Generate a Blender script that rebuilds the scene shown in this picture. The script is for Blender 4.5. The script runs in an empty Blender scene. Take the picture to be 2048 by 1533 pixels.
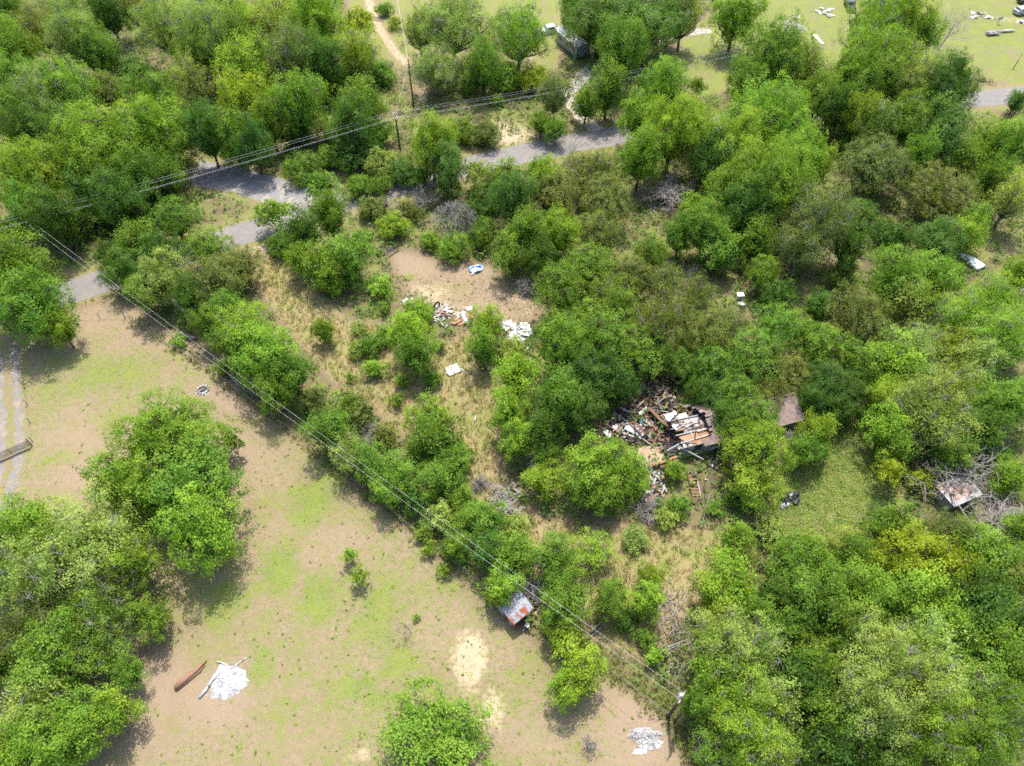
import bpy, math, random
import numpy as np
from mathutils import Vector, Matrix

S = bpy.context.scene
rad = math.radians
# ---------------------------------------------------------------- camera
CAM_H, PITCH, FPX, PW, PH = 80.0, 52.0, 1415.0, 2048.0, 1533.0
cam_data = bpy.data.cameras.new('camera')
cam = bpy.data.objects.new('camera', cam_data)
S.collection.objects.link(cam)
cam.location = (0, 0, CAM_H)
cam.rotation_euler = (rad(90 - PITCH), 0, 0)
cam_data.sensor_width = 36.0
cam_data.lens = 36.0 * FPX / PW
cam_data.clip_start, cam_data.clip_end = 1.0, 6000.0
S.camera = cam
# ---------------------------------------------------------------- sky, sun, exposure
SUN_EL, SUN_AZ = 64.0, 4.0          # azimuth from +Y towards +X
w = bpy.data.worlds.new('World'); S.world = w; w.use_nodes = True
nt = w.node_tree; nt.nodes.clear()
sky = nt.nodes.new('ShaderNodeTexSky'); sky.sky_type = 'NISHITA'; sky.sun_disc = False
sky.sun_elevation = rad(SUN_EL); sky.sun_rotation = rad(SUN_AZ)
sky.air_density = 1.0; sky.dust_density = 2.5; sky.ozone_density = 1.0
bgn = nt.nodes.new('ShaderNodeBackground'); bgn.inputs['Strength'].default_value = 0.15
wo = nt.nodes.new('ShaderNodeOutputWorld')
nt.links.new(sky.outputs[0], bgn.inputs[0]); nt.links.new(bgn.outputs[0], wo.inputs[0])
sun_d = bpy.data.lights.new('sun', 'SUN'); sun_d.energy = 2.9; sun_d.angle = rad(0.6); sun_d.color = (1.0, 0.955, 0.88)
sun = bpy.data.objects.new('sun', sun_d); S.collection.objects.link(sun)
sd = Vector((math.sin(rad(SUN_AZ)) * math.cos(rad(SUN_EL)), math.cos(rad(SUN_AZ)) * math.cos(rad(SUN_EL)), math.sin(rad(SUN_EL))))
sun.rotation_euler = sd.to_track_quat('Z', 'Y').to_euler()
sun.location = (0, 60, 120)
S.view_settings.view_transform = 'Standard'; S.view_settings.look = 'None'
S.view_settings.exposure = 1.66; S.view_settings.gamma = 1.0
S.render.engine = 'CYCLES'
S.cycles.max_bounces = 3; S.cycles.diffuse_bounces = 2; S.cycles.transmission_bounces = 2
S.cycles.glossy_bounces = 2; S.cycles.use_denoising = False; S.cycles.filter_width = 1.7
S.cycles.use_light_tree = False; S.cycles.use_adaptive_sampling = True; S.cycles.adaptive_threshold = 0.03
S.cycles.caustics_reflective = False; S.cycles.caustics_refractive = False

# ---------------------------------------------------------------- survey helpers: photo pixel -> metre coordinates on level z
_cp, _sp = math.cos(rad(PITCH)), math.sin(rad(PITCH))
def P(px, py, z=0.0):
    a = (px - PW / 2) / FPX; b = -(py - PH / 2) / FPX
    d = (a, _cp + b * _sp, -_sp + b * _cp)
    t = (z - CAM_H) / d[2]
    return Vector((d[0] * t, d[1] * t, z))
def ppm(p):                      # photo pixels per metre at a point
    return FPX / (p[1] * _cp + (CAM_H - p[2]) * _sp)
rng = random.Random(7); NR = np.random.default_rng(11)
COL = S.collection

# ---------------------------------------------------------------- object helpers
def put(name, data, parent=None, loc=None, rot=None, scale=None):
    o = bpy.data.objects.new(name, data); COL.objects.link(o)
    if parent is not None: o.parent = parent
    if loc is not None: o.location = loc
    if rot is not None: o.rotation_euler = rot
    if scale is not None: o.scale = scale
    return o
def tag(o, label=None, cat=None, group=None, kind=None):
    if label: o['label'] = label
    if cat: o['category'] = cat
    if group: o['group'] = group
    if kind: o['kind'] = kind
    return o
def thing(name, label, cat, loc=(0, 0, 0), rz=0.0, group=None):
    o = put(name, None, None, loc, (0, 0, rz)); o.empty_display_size = 0.3
    return tag(o, label, cat, group)
def mesh(name, verts, faces, mat=None, smooth=False):
    m = bpy.data.meshes.new(name); m.from_pydata([tuple(v) for v in verts], [], [tuple(f) for f in faces]); m.update()
    if mat: m.materials.append(mat)
    if smooth: m.polygons.foreach_set('use_smooth', [True] * len(m.polygons))
    return m
def np_quads(name, V, mat, tone=None):
    """V: (n,4,3) quads -> one mesh, built with foreach_set"""
    n = len(V); m = bpy.data.meshes.new(name)
    m.vertices.add(n * 4); m.vertices.foreach_set('co', np.ascontiguousarray(V, dtype=np.float32).ravel())
    m.loops.add(n * 4); m.loops.foreach_set('vertex_index', np.arange(n * 4, dtype=np.int32))
    m.polygons.add(n); m.polygons.foreach_set('loop_start', np.arange(0, n * 4, 4, dtype=np.int32))
    m.update(calc_edges=True)
    if tone is not None:
        a = m.attributes.new('tone', 'FLOAT', 'FACE'); a.data.foreach_set('value', np.asarray(tone, dtype=np.float32))
    m.materials.append(mat); return m
class MB:
    """collects boxes, tubes and prisms into one mesh"""
    def __init__(s): s.v = []; s.f = []
    def add(s, vs, fs):
        k = len(s.v); s.v += [tuple(v) for v in vs]; s.f += [tuple(i + k for i in f) for f in fs]; return s
    def box(s, c, d, rz=0.0, rx=0.0, ry=0.0):
        R = Matrix.Rotation(rz, 3, 'Z') @ Matrix.Rotation(ry, 3, 'Y') @ Matrix.Rotation(rx, 3, 'X'); c = Vector(c)
        q = [Vector((sx * d[0] / 2, sy * d[1] / 2, sz * d[2] / 2)) for sz in (-1, 1) for sx, sy in ((-1, -1), (1, -1), (1, 1), (-1, 1))]
        return s.add([c + R @ p for p in q], [(3, 2, 1, 0), (4, 5, 6, 7), (0, 1, 5, 4), (1, 2, 6, 5), (2, 3, 7, 6), (3, 0, 4, 7)])
    def tube(s, pts, rs, n=6, cap=True):
        pts = [Vector(p) for p in pts]; k0 = len(s.v)
        if not hasattr(rs, '__len__'): rs = [rs] * len(pts)
        for i, p in enumerate(pts):
            t = (pts[min(i + 1, len(pts) - 1)] - pts[max(i - 1, 0)])
            t = t.normalized() if t.length > 1e-9 else Vector((0, 0, 1))
            u = t.cross(Vector((0, 0, 1)) if abs(t.z) < .9 else Vector((1, 0, 0))).normalized(); v = t.cross(u)
            for j in range(n):
                a = 2 * math.pi * j / n; s.v.append(tuple(p + (u * math.cos(a) + v * math.sin(a)) * rs[i]))
        for i in range(len(pts) - 1):
            for j in range(n):
                a = k0 + i * n + j; b = k0 + i * n + (j + 1) % n
                s.f.append((a, a + n, b + n, b))
        if cap:
            s.f.append(tuple(k0 + j for j in range(n))); e = k0 + (len(pts) - 1) * n
            s.f.append(tuple(e + n - 1 - j for j in range(n)))
        return s
    def slab(s, poly, z0, z1):
        n = len(poly); vs = [(p[0], p[1], z0) for p in poly] + [(p[0], p[1], z1) for p in poly]
        return s.add(vs, [tuple(range(n - 1, -1, -1)), tuple(range(n, 2 * n))] + [(i, (i + 1) % n, n + (i + 1) % n, n + i) for i in range(n)])
    def mesh(s, name, mat, smooth=False): return mesh(name, s.v, s.f, mat, smooth)
    def obj(s, name, mat, parent=None, loc=None, rz=None, smooth=False):
        return put(name, s.mesh(name, mat, smooth), parent, loc, None if rz is None else (0, 0, rz))

# ---------------------------------------------------------------- materials
def new_mat(name):
    m = bpy.data.materials.new(name); m.use_nodes = True; m.node_tree.nodes.clear(); return m, m.node_tree
def N(nt, t, **kw):
    n = nt.nodes.new(t)
    for k, v in kw.items():
        if k.startswith('i_'): n.inputs[k[2:].replace('_', ' ')].default_value = v
        else: setattr(n, k, v)
    return n
def noise(nt, vec, scale, detail=4, rough=0.6, out='Fac'):
    n = N(nt, 'ShaderNodeTexNoise'); n.inputs['Scale'].default_value = scale; n.inputs['Detail'].default_value = detail; n.inputs['Roughness'].default_value = rough
    if vec is not None: nt.links.new(vec, n.inputs['Vector'])
    return n.outputs[out]
def mrange(nt, val, a, b, c=0.0, d=1.0, smooth=True):
    n = N(nt, 'ShaderNodeMapRange'); n.interpolation_type = 'SMOOTHSTEP' if smooth else 'LINEAR'
    nt.links.new(val, n.inputs[0])
    for i, x in zip((1, 2, 3, 4), (a, b, c, d)): n.inputs[i].default_value = x
    return n.outputs[0]
def math2(nt, op, a, b):
    n = N(nt, 'ShaderNodeMath', operation=op)
    for i, x in enumerate((a, b)):
        if isinstance(x, (int, float)): n.inputs[i].default_value = x
        else: nt.links.new(x, n.inputs[i])
    return n.outputs[0]
def mixc(nt, fac, a, b, mode='MIX'):
    n = N(nt, 'ShaderNodeMix', data_type='RGBA', blend_type=mode)
    for k, x in ((0, fac), (6, a), (7, b)):
        if isinstance(x, (int, float)): n.inputs[k].default_value = x
        elif isinstance(x, (tuple, list)): n.inputs[k].default_value = (*x[:3], 1)
        else: nt.links.new(x, n.inputs[k])
    return n.outputs[2]
def surf_mat(name, c1, c2, scale=3.0, rough=0.85, c3=None, s3=0.8, t3=(0.5, 0.62), metal=0.0, bump=0.15, spec=0.3, stretch=None, obj_rand=0.0):
    """weathered surface: two mottled tones, optional third (rust, soot, moss), bump"""
    c1, c2, c3 = [c and tuple(.78 * x for x in c) for c in (c1, c2, c3)]     # every base colour scaled down evenly to offset the raised exposure
    m, nt = new_mat(name); tc = N(nt, 'ShaderNodeTexCoord'); vec = tc.outputs['Object']
    if stretch:
        mp = N(nt, 'ShaderNodeMapping'); mp.inputs['Scale'].default_value = stretch; nt.links.new(vec, mp.inputs[0]); vec = mp.outputs[0]
    oi = N(nt, 'ShaderNodeObjectInfo')
    va = N(nt, 'ShaderNodeVectorMath', operation='ADD'); cb = N(nt, 'ShaderNodeCombineXYZ')
    r10 = math2(nt, 'MULTIPLY', oi.outputs['Random'], 40.0)
    nt.links.new(r10, cb.inputs[0]); nt.links.new(r10, cb.inputs[1]); nt.links.new(vec, va.inputs[0]); nt.links.new(cb.outputs[0], va.inputs[1]); vec = va.outputs[0]
    f = mrange(nt, noise(nt, vec, scale, 5, .65), .3, .7)
    col = mixc(nt, f, c1, c2)
    if c3: col = mixc(nt, mrange(nt, noise(nt, vec, s3, 5, .7), *t3), col, c3)
    if obj_rand:
        br = mrange(nt, oi.outputs['Random'], 0, 1, 1 - obj_rand, 1 + obj_rand, False)
        cc = N(nt, 'ShaderNodeCombineColor'); [nt.links.new(br, cc.inputs[i]) for i in range(3)]
        col = mixc(nt, 1.0, col, cc.outputs[0], 'MULTIPLY')
    p = N(nt, 'ShaderNodeBsdfPrincipled'); p.inputs['Roughness'].default_value = rough; p.inputs['Metallic'].default_value = metal
    p.inputs['Specular IOR Level'].default_value = spec
    nt.links.new(col, p.inputs['Base Color'])
    if bump:
        b = N(nt, 'ShaderNodeBump'); b.inputs['Strength'].default_value = bump; b.inputs['Distance'].default_value = .05
        nt.links.new(noise(nt, vec, scale * 4, 4, .6), b.inputs['Height']); nt.links.new(b.outputs[0], p.inputs['Normal'])
    o = N(nt, 'ShaderNodeOutputMaterial'); nt.links.new(p.outputs[0], o.inputs[0]); return m

def leaf_mat(name='leaf', trans=0.42, use_obj=True, lo=0.68, hi=1.36):
    m, nt = new_mat(name)
    oi = N(nt, 'ShaderNodeObjectInfo'); at = N(nt, 'ShaderNodeAttribute', attribute_name='tone')
    base = oi.outputs['Color'] if use_obj else None
    br = mrange(nt, at.outputs['Fac'], 0, 1, lo, hi, False)
    cc = N(nt, 'ShaderNodeCombineColor'); [nt.links.new(br, cc.inputs[i]) for i in range(3)]
    col = mixc(nt, 1.0, base, cc.outputs[0], 'MULTIPLY')
    # young leaf tips are yellower, older ones a little bluer
    hs = N(nt, 'ShaderNodeHueSaturation'); hs.inputs['Saturation'].default_value = 1.0
    nt.links.new(mrange(nt, at.outputs['Fac'], 0, 1, .512, .490, False), hs.inputs['Hue']); nt.links.new(col, hs.inputs['Color'])
    # species colour drifts through each crown: fresher shoots here, older leaves there
    tc = N(nt, 'ShaderNodeTexCoord'); drift = noise(nt, tc.outputs['Object'], .32, 3, .6)
    hs2 = N(nt, 'ShaderNodeHueSaturation'); nt.links.new(mrange(nt, drift, .3, .7, .486, .516, False), hs2.inputs['Hue']); nt.links.new(mrange(nt, drift, .3, .7, 1.16, .9, False), hs2.inputs['Value'])
    nt.links.new(hs.outputs[0], hs2.inputs['Color']); col = hs2.outputs[0]
    p = N(nt, 'ShaderNodeBsdfPrincipled'); p.inputs['Roughness'].default_value = .6; p.inputs['Specular IOR Level'].default_value = .12
    nt.links.new(col, p.inputs['Base Color'])
    t = N(nt, 'ShaderNodeBsdfTranslucent')
    nt.links.new(mixc(nt, 1.0, col, (1.2, 1.25, .55), 'MULTIPLY'), t.inputs['Color'])
    mx = N(nt, 'ShaderNodeMixShader'); mx.inputs[0].default_value = trans
    nt.links.new(p.outputs[0], mx.inputs[1]); nt.links.new(t.outputs[0], mx.inputs[2])
    o = N(nt, 'ShaderNodeOutputMaterial'); nt.links.new(mx.outputs[0], o.inputs[0]); return m
LEAF = leaf_mat()
BARK = surf_mat('bark_dark', (.055, .042, .033), (.12, .10, .08), 2.5, .95)
BARKP = surf_mat('bark_pale', (.24, .22, .195), (.14, .125, .11), 2.5, .95)
BARKD = surf_mat('bark_dead', (.27, .245, .22), (.16, .14, .125), 3, .95)
# ================================================================ GROUND
def px_poly(pts): return np.array([P(*p)[:2] for p in pts])
def sdist(X, Y, poly):
    """signed distance to a polygon, positive inside (metres)"""
    d = np.full(X.shape, 1e9); ins = np.zeros(X.shape, bool); n = len(poly)
    for i in range(n):
        x0, y0 = poly[i]; x1, y1 = poly[(i + 1) % n]; dx, dy = x1 - x0, y1 - y0
        t = np.clip(((X - x0) * dx + (Y - y0) * dy) / (dx * dx + dy * dy + 1e-12), 0, 1)
        d = np.minimum(d, np.hypot(X - x0 - t * dx, Y - y0 - t * dy))
        ins ^= ((y0 > Y) != (y1 > Y)) & (X < (x1 - x0) * (Y - y0) / (y1 - y0 + 1e-12) + x0)
    return np.where(ins, d, -d)
def ldist(X, Y, line):
    d = np.full(X.shape, 1e9)
    for (x0, y0), (x1, y1) in zip(line[:-1], line[1:]):
        dx, dy = x1 - x0, y1 - y0; t = np.clip(((X - x0) * dx + (Y - y0) * dy) / (dx * dx + dy * dy + 1e-12), 0, 1)
        d = np.minimum(d, np.hypot(X - x0 - t * dx, Y - y0 - t * dy))
    return d
def sstep(x, a, b): t = np.clip((x - a) / (b - a), 0, 1); return t * t * (3 - 2 * t)
def blobs(X, Y, rows):
    o = np.zeros(X.shape)
    for (px, py, rx, ry, s) in rows:
        c = P(px, py); k = ppm(c); e = P(px, py - ry); rym = (e - c).length; rxm = rx / k
        o = np.maximum(o, s * np.exp(-(((X - c.x) / rxm) ** 2 + ((Y - c.y) / rym) ** 2)))
    return o
PASTURE = px_poly([(-400, 1000), (-250, 690), (100, 632), (240, 592), (300, 640), (390, 690), (500, 800), (600, 880), (720, 985), (850, 1085), (980, 1200), (1080, 1290), (1210, 1350), (1330, 1430), (1380, 1533), (1400, 1900), (-400, 1900)])
LOT = px_poly([(500, 490), (560, 520), (700, 640), (780, 650), (860, 700), (960, 650), (1000, 780), (1000, 1000), (1110, 1040), (1300, 1050), (1480, 1060), (1480, 1110), (1400, 1200), (1300, 1330), (1180, 1280), (1080, 1160), (940, 990), (800, 860), (660, 760), (560, 640), (500, 560)])
YARD = px_poly([(775, 500), (830, 505), (880, 525), (985, 530), (1020, 570), (1095, 600), (1085, 640), (1010, 660), (930, 635), (860, 620), (800, 580)])
LAWN = px_poly([(1530, 960), (1620, 910), (1690, 835), (1750, 880), (1775, 950), (1745, 1020), (1700, 1065), (1620, 1095), (1550, 1060)])
FIELD = px_poly([(1340, 100), (1400, 40), (1560, -40), (2300, -60), (2400, 160), (2010, 172), (1960, 150), (1700, 130), (1500, 160), (1400, 200)])
FARY = px_poly([(680, -60), (1160, -60), (1120, 130), (1090, 175), (1060, 120), (1000, 20), (840, 200), (780, 130), (700, 60)])
ROADC = [P(*p)[:2] for p in [(-420, 742), (-60, 643), (170, 574), (330, 522), (500, 463), (690, 403), (850, 356), (1000, 318), (1100, 297), (1210, 276), (1400, 250), (1700, 220), (1990, 195), (2300, 168), (2700, 130)]]
DRIVEC = [P(*p)[:2] for p in [(14, 700), (16, 760), (20, 830), (20, 900), (12, 960), (-10, 1020), (-60, 1120)]]
TRACKC = [P(*p)[:2] for p in [(715, -60), (755, 50), (790, 105), (825, 140), (850, 175), (840, 215)]]
TURN = px_poly([(382, 352), (398, 322), (430, 326), (520, 345), (600, 372), (650, 392), (690, 398), (640, 425), (600, 425), (540, 412), (470, 385), (390, 372)])

def ground_fields(X, Y):
    pas = sstep(sdist(X, Y, PASTURE), -1.2, 1.2); lot = sstep(sdist(X, Y, LOT), -1.5, 1.5); yard = sstep(sdist(X, Y, YARD), -2.0, 1.8)
    lawn = sstep(sdist(X, Y, LAWN), -1.5, 1.5); fld = sstep(sdist(X, Y, FIELD), -3, 2); far = sstep(sdist(X, Y, FARY), -2, 2)
    rd = ldist(X, Y, ROADC); verge = sstep(-rd, -7.0, -3.5); trk = ldist(X, Y, TRACKC); dr = ldist(X, Y, DRIVEC)
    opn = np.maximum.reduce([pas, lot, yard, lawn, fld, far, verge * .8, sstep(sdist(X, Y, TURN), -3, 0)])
    green = np.zeros(X.shape)
    green = np.maximum(green, pas * .55)
    green = np.maximum(green, pas * blobs(X, Y, [(210, 745, 190, 75, 0.78), (120, 780, 90, 80, 0.71), (120, 905, 70, 50, 0.80), (60, 1000, 60, 60, 0.65), (250, 840, 100, 40, 0.59),
        (700, 940, 130, 70, 0.87), (620, 1010, 80, 90, 0.92), (560, 1130, 70, 90, 0.95), (640, 1190, 90, 110, 0.85), (760, 1230, 90, 150, 0.78), (720, 1370, 80, 60, 0.85), (520, 1340, 50, 90, 0.85), (450, 1200, 90, 60, 0.85), (430, 1230, 60, 50, 0.83), (600, 1420, 110, 70, 0.59), (690, 1480, 60, 50, 0.71), (800, 1320, 90, 60, 0.78), (750, 1400, 60, 40, 0.78), (980, 1380, 90, 120, 0.54), (1080, 1420, 90, 90, 0.47), (880, 1120, 60, 60, 0.53), (420, 1450, 60, 50, 0.47)]))
    bare = blobs(X, Y, [(940, 1320, 42, 70, 1.0), (985, 1420, 34, 60, .75), (830, 1400, 40, 40, .5), (720, 1510, 50, 30, .6), (580, 1130, 30, 20, .35), (1020, 270, 60, 26, .8), (1000, 262, 60, 30, .7), (620, 415, 40, 22, .9), (560, 300, 30, 50, .5), (1260, 820, 10, 10, .0), (520, 500, 40, 16, .7), (440, 400, 60, 22, .4), (1060, 115, 12, 50, .6), (2020, 40, 60, 12, .5)])
    pink = blobs(X, Y, [(1280, 1420, 120, 90, 1.0), (1330, 1500, 120, 60, 1.0), (1230, 1380, 60, 40, .8), (300, 1390, 90, 110, .85), (420, 1400, 90, 60, .8), (330, 640, 130, 45, .7), (520, 800, 110, 50, .7), (480, 900, 70, 60, .6), (190, 640, 80, 30, .5), (700, 1080, 90, 60, .35), (560, 1060, 50, 40, .25), (1010, 1250, 80, 70, .3), (880, 1260, 80, 60, .35), (150, 880, 60, 50, .55), (180, 950, 80, 60, .5), (1060, 1480, 120, 60, .35), (600, 1500, 120, 60, .3)]) * pas
    pink = np.maximum(pink, yard * .38)
    bare = np.maximum(bare, yard * blobs(X, Y, [(850, 590, 90, 30, .7), (900, 620, 80, 20, .6), (1030, 600, 60, 22, .5), (1060, 625, 30, 25, .5)]))
    green = np.maximum(green, yard * blobs(X, Y, [(905, 580, 70, 22, .62), (820, 555, 24, 14, .8), (870, 530, 30, 14, .55), (1000, 640, 40, 16, .6), (1035, 620, 24, 12, .55), (870, 600, 40, 14, .5)]))
    green = np.maximum(green, lot * .56)
    green = np.maximum(green, lot * blobs(X, Y, [(560, 560, 60, 60, .62), (640, 600, 70, 40, .6), (900, 690, 40, 50, .55), (890, 745, 60, 30, .6), (1180, 1090, 90, 40, .6), (1330, 1110, 60, 40, .62), (960, 760, 40, 50, .55), (760, 800, 40, 30, .5), (980, 940, 40, 60, .5), (1280, 1150, 80, 60, .55), (930, 820, 26, 40, .5)]))
    green = np.maximum(green, lawn * .74); green = np.maximum(green, fld * .80); green = np.maximum(green, far * .72)
    green = np.maximum(green, verge * .45)
    green = np.where(pas + lot + yard + lawn + fld + far < .3, np.maximum(green, .60), green)
    green = green * (1 - .62 * pink * pas)
    straw = np.maximum(lot * .95, np.maximum(verge * .55, np.maximum(far * .45, fld * .3)))
    green = green * (1 - .6 * sstep(-trk, -1.8, -.6)); bare = np.maximum(bare, .6 * sstep(-trk, -1.9, -.7))
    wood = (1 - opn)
    return green, straw, bare, wood, pink, verge

def make_ground():
    fx = np.linspace(-150, 150, 440); fy = np.linspace(-12, 215, 340)
    xs = np.concatenate([[-3500, -1800, -900, -450, -260, -190], fx, [190, 260, 450, 900, 1800, 3500]])
    ys = np.concatenate([[-3500, -1500, -600, -200, -80, -35], fy, [240, 300, 450, 900, 1800, 3500]])
    X, Y = np.meshgrid(xs, ys); nx, ny = len(xs), len(ys)
    V = np.stack([X, Y, np.zeros_like(X)], -1).reshape(-1, 3)
    i = np.arange(nx * ny).reshape(ny, nx)
    F = np.stack([i[:-1, :-1], i[:-1, 1:], i[1:, 1:], i[1:, :-1]], -1).reshape(-1, 4)
    m = bpy.data.meshes.new('ground'); n = len(F)
    m.vertices.add(len(V)); m.vertices.foreach_set('co', V.astype(np.float32).ravel())
    m.loops.add(n * 4); m.loops.foreach_set('vertex_index', F.astype(np.int32).ravel())
    m.polygons.add(n); m.polygons.foreach_set('loop_start', np.arange(0, n * 4, 4, dtype=np.int32)); m.update(calc_edges=True)
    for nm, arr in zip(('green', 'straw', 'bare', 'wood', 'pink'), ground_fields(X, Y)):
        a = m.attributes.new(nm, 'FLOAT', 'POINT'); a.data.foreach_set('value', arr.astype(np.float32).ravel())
    mt, nt = new_mat('ground'); tc = N(nt, 'ShaderNodeTexCoord'); ob = tc.outputs['Object']
    A = {k: N(nt, 'ShaderNodeAttribute', attribute_name=k).outputs['Fac'] for k in ('green', 'straw', 'bare', 'wood', 'pink')}
    n1 = noise(nt, ob, .35, 5, .6); n2 = noise(nt, ob, 2.2, 6, .7); n3 = noise(nt, ob, 9, 5, .75); n4 = noise(nt, ob, 1.1, 8, .72); n5 = noise(nt, ob, .12, 3, .5)
    base = mixc(nt, mrange(nt, n2, .3, .7), (.150, .112, .066), (.218, .172, .108))
    base = mixc(nt, A['pink'], base, mixc(nt, mrange(nt, n3, .3, .7), (.195, .140, .096), (.250, .190, .135)))
    strawc = mixc(nt, mrange(nt, n3, .3, .72), (0.167, 0.125, 0.059), (0.274, 0.220, 0.118))
    base = mixc(nt, mrange(nt, math2(nt, 'ADD', A['straw'], math2(nt, 'MULTIPLY', math2(nt, 'SUBTRACT', n4, .5), 1.2)), .35, .65), base, strawc)
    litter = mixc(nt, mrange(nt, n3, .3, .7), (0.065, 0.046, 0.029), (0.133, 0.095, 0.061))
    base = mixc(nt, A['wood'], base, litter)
    grn = mixc(nt, mrange(nt, n1, .35, .65), (.108, .152, .026), (.168, .186, .034))
    grn = mixc(nt, mrange(nt, n3, .35, .75), grn, (0.068, 0.125, 0.023))
    # grass stands in mottled tufts: threshold the cover map with fine noise
    gsum = math2(nt, 'ADD', A['green'], math2(nt, 'ADD', math2(nt, 'MULTIPLY', math2(nt, 'SUBTRACT', n4, .5), 1.5), math2(nt, 'ADD', math2(nt, 'MULTIPLY', math2(nt, 'SUBTRACT', n3, .5), .9), math2(nt, 'ADD', math2(nt, 'MULTIPLY', math2(nt, 'SUBTRACT', n1, .5), 1.1), math2(nt, 'MULTIPLY', math2(nt, 'SUBTRACT', n5, .5), .7)))))
    base = mixc(nt, mrange(nt, gsum, .36, .92, 0, .92), base, grn)
    bsum = math2(nt, 'ADD', A['bare'], math2(nt, 'MULTIPLY', math2(nt, 'SUBTRACT', n4, .5), 1.2))
    base = mixc(nt, mrange(nt, bsum, .35, .75, 0, .95), base, mixc(nt, n3, (0.365, 0.296, 0.198), (0.304, 0.236, 0.152)))
    base = mixc(nt, mrange(nt, n5, .35, .65, 0, .25), base, (0.175, 0.129, 0.072))
    p = N(nt, 'ShaderNodeBsdfPrincipled'); p.inputs['Roughness'].default_value = .95; p.inputs['Specular IOR Level'].default_value = .1
    nt.links.new(base, p.inputs['Base Color'])
    b = N(nt, 'ShaderNodeBump'); b.inputs['Strength'].default_value = .7; b.inputs['Distance'].default_value = .12
    nt.links.new(math2(nt, 'ADD', n3, n2), b.inputs['Height']); nt.links.new(b.outputs[0], p.inputs['Normal'])
    o = N(nt, 'ShaderNodeOutputMaterial'); nt.links.new(p.outputs[0], o.inputs[0])
    m.materials.append(mt)
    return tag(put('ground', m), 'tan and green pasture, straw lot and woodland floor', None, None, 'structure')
make_ground()

def strip(name, line, width, mat, z, step=2.0, jit=0.0):
    # resample, smooth, then build a strip with ragged edges
    pts = [Vector((p[0], p[1], 0)) for p in line]; out = []
    for i in range(len(pts) - 1):
        p0 = pts[max(i - 1, 0)]; p1 = pts[i]; p2 = pts[i + 1]; p3 = pts[min(i + 2, len(pts) - 1)]
        k = max(2, int((p2 - p1).length / step))
        for j in range(k):
            t = j / k; out.append(.5 * ((2 * p1) + (p2 - p0) * t + (2 * p0 - 5 * p1 + 4 * p2 - p3) * t * t + (3 * p1 - p0 - 3 * p2 + p3) * t ** 3))
    out.append(pts[-1]); v = []; f = []
    for i, p in enumerate(out):
        d = (out[min(i + 1, len(out) - 1)] - out[max(i - 1, 0)]).normalized(); q = Vector((-d.y, d.x, 0))
        for s, ww in ((-1, 1), (-.5, 0), (0, 0), (.5, 0), (1, 1)):
            u = s * width / 2 + ww * rng.uniform(-jit, jit)
            v.append((p.x + q.x * u, p.y + q.y * u, z + (1 - abs(s)) * .03))
        if i:
            a = (i - 1) * 5
            for k in range(4): f.append((a + k, a + 5 + k, a + 6 + k, a + 1 + k))
    return mesh(name, v, [tuple(reversed(q)) for q in f], mat)
ASPHALT = surf_mat('asphalt', (.158, .146, .134), (.188, .174, .160), 1.2, .9, (.215, .19, .16), .25, (.45, .65), bump=.1)
ASPHALTW = surf_mat('asphalt_worn', (.17, .162, .16), (.235, .22, .21), 1.0, .95, (.30, .265, .22), .5, (.5, .62), bump=.2)
GRAVEL = surf_mat('gravel', (.150, .134, .115), (.215, .194, .168), 5, .95, (.25, .205, .15), .6, (.48, .62), bump=.3)
tag(put('road', strip('road', ROADC, 6.0, ASPHALT, .02, 1.5, .12)), 'grey asphalt road crossing behind the trees', None, None, 'structure')
# paved turnout: polygon with ragged edge
tp = [Vector((x, y)) for x, y in TURN]; tv = []
for i in range(len(tp)):
    a, b = tp[i], tp[(i + 1) % len(tp)]
    for k in range(6):
        q = a.lerp(b, k / 6); tv.append((q.x + rng.uniform(-.25, .25), q.y + rng.uniform(-.25, .25), .012))
tag(put('driveway', mesh('driveway', tv, [tuple(range(len(tv)))], ASPHALTW)), 'worn grey paved turnout joining the road', None, None, 'structure')
def offset_line(line, off):
    o = []
    for i, p in enumerate(line):
        a = Vector(line[max(i - 1, 0)]); b = Vector(line[min(i + 1, len(line) - 1)]); d = (b - a).normalized(); o.append((p[0] - d.y * off, p[1] + d.x * off))
    return o
for k, off in enumerate((-1.05, 1.05)):
    tag(put('gravel_path', strip('gravel_path', offset_line(DRIVEC, off), 1.05, GRAVEL, .012, .6, .28)), ('pale gravel wheel track of the gated drive, outer one', 'pale gravel wheel track of the gated drive, pasture side')[k], None, None, 'structure')
FDRV = [P(*p)[:2] for p in [(1195, 262), (1170, 240), (1150, 215), (1135, 190), (1180, 140), (1230, 115), (1330, 75), (1420, 60)]]
tag(put('house_path', strip('house_path', FDRV, 3.0, surf_mat('dirt_drive', (.30, .26, .22), (.40, .35, .29), 1.5, .95), .012, 1.5, .3)), 'dirt drive leading to the trailer under the trees', None, None, 'structure')
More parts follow.
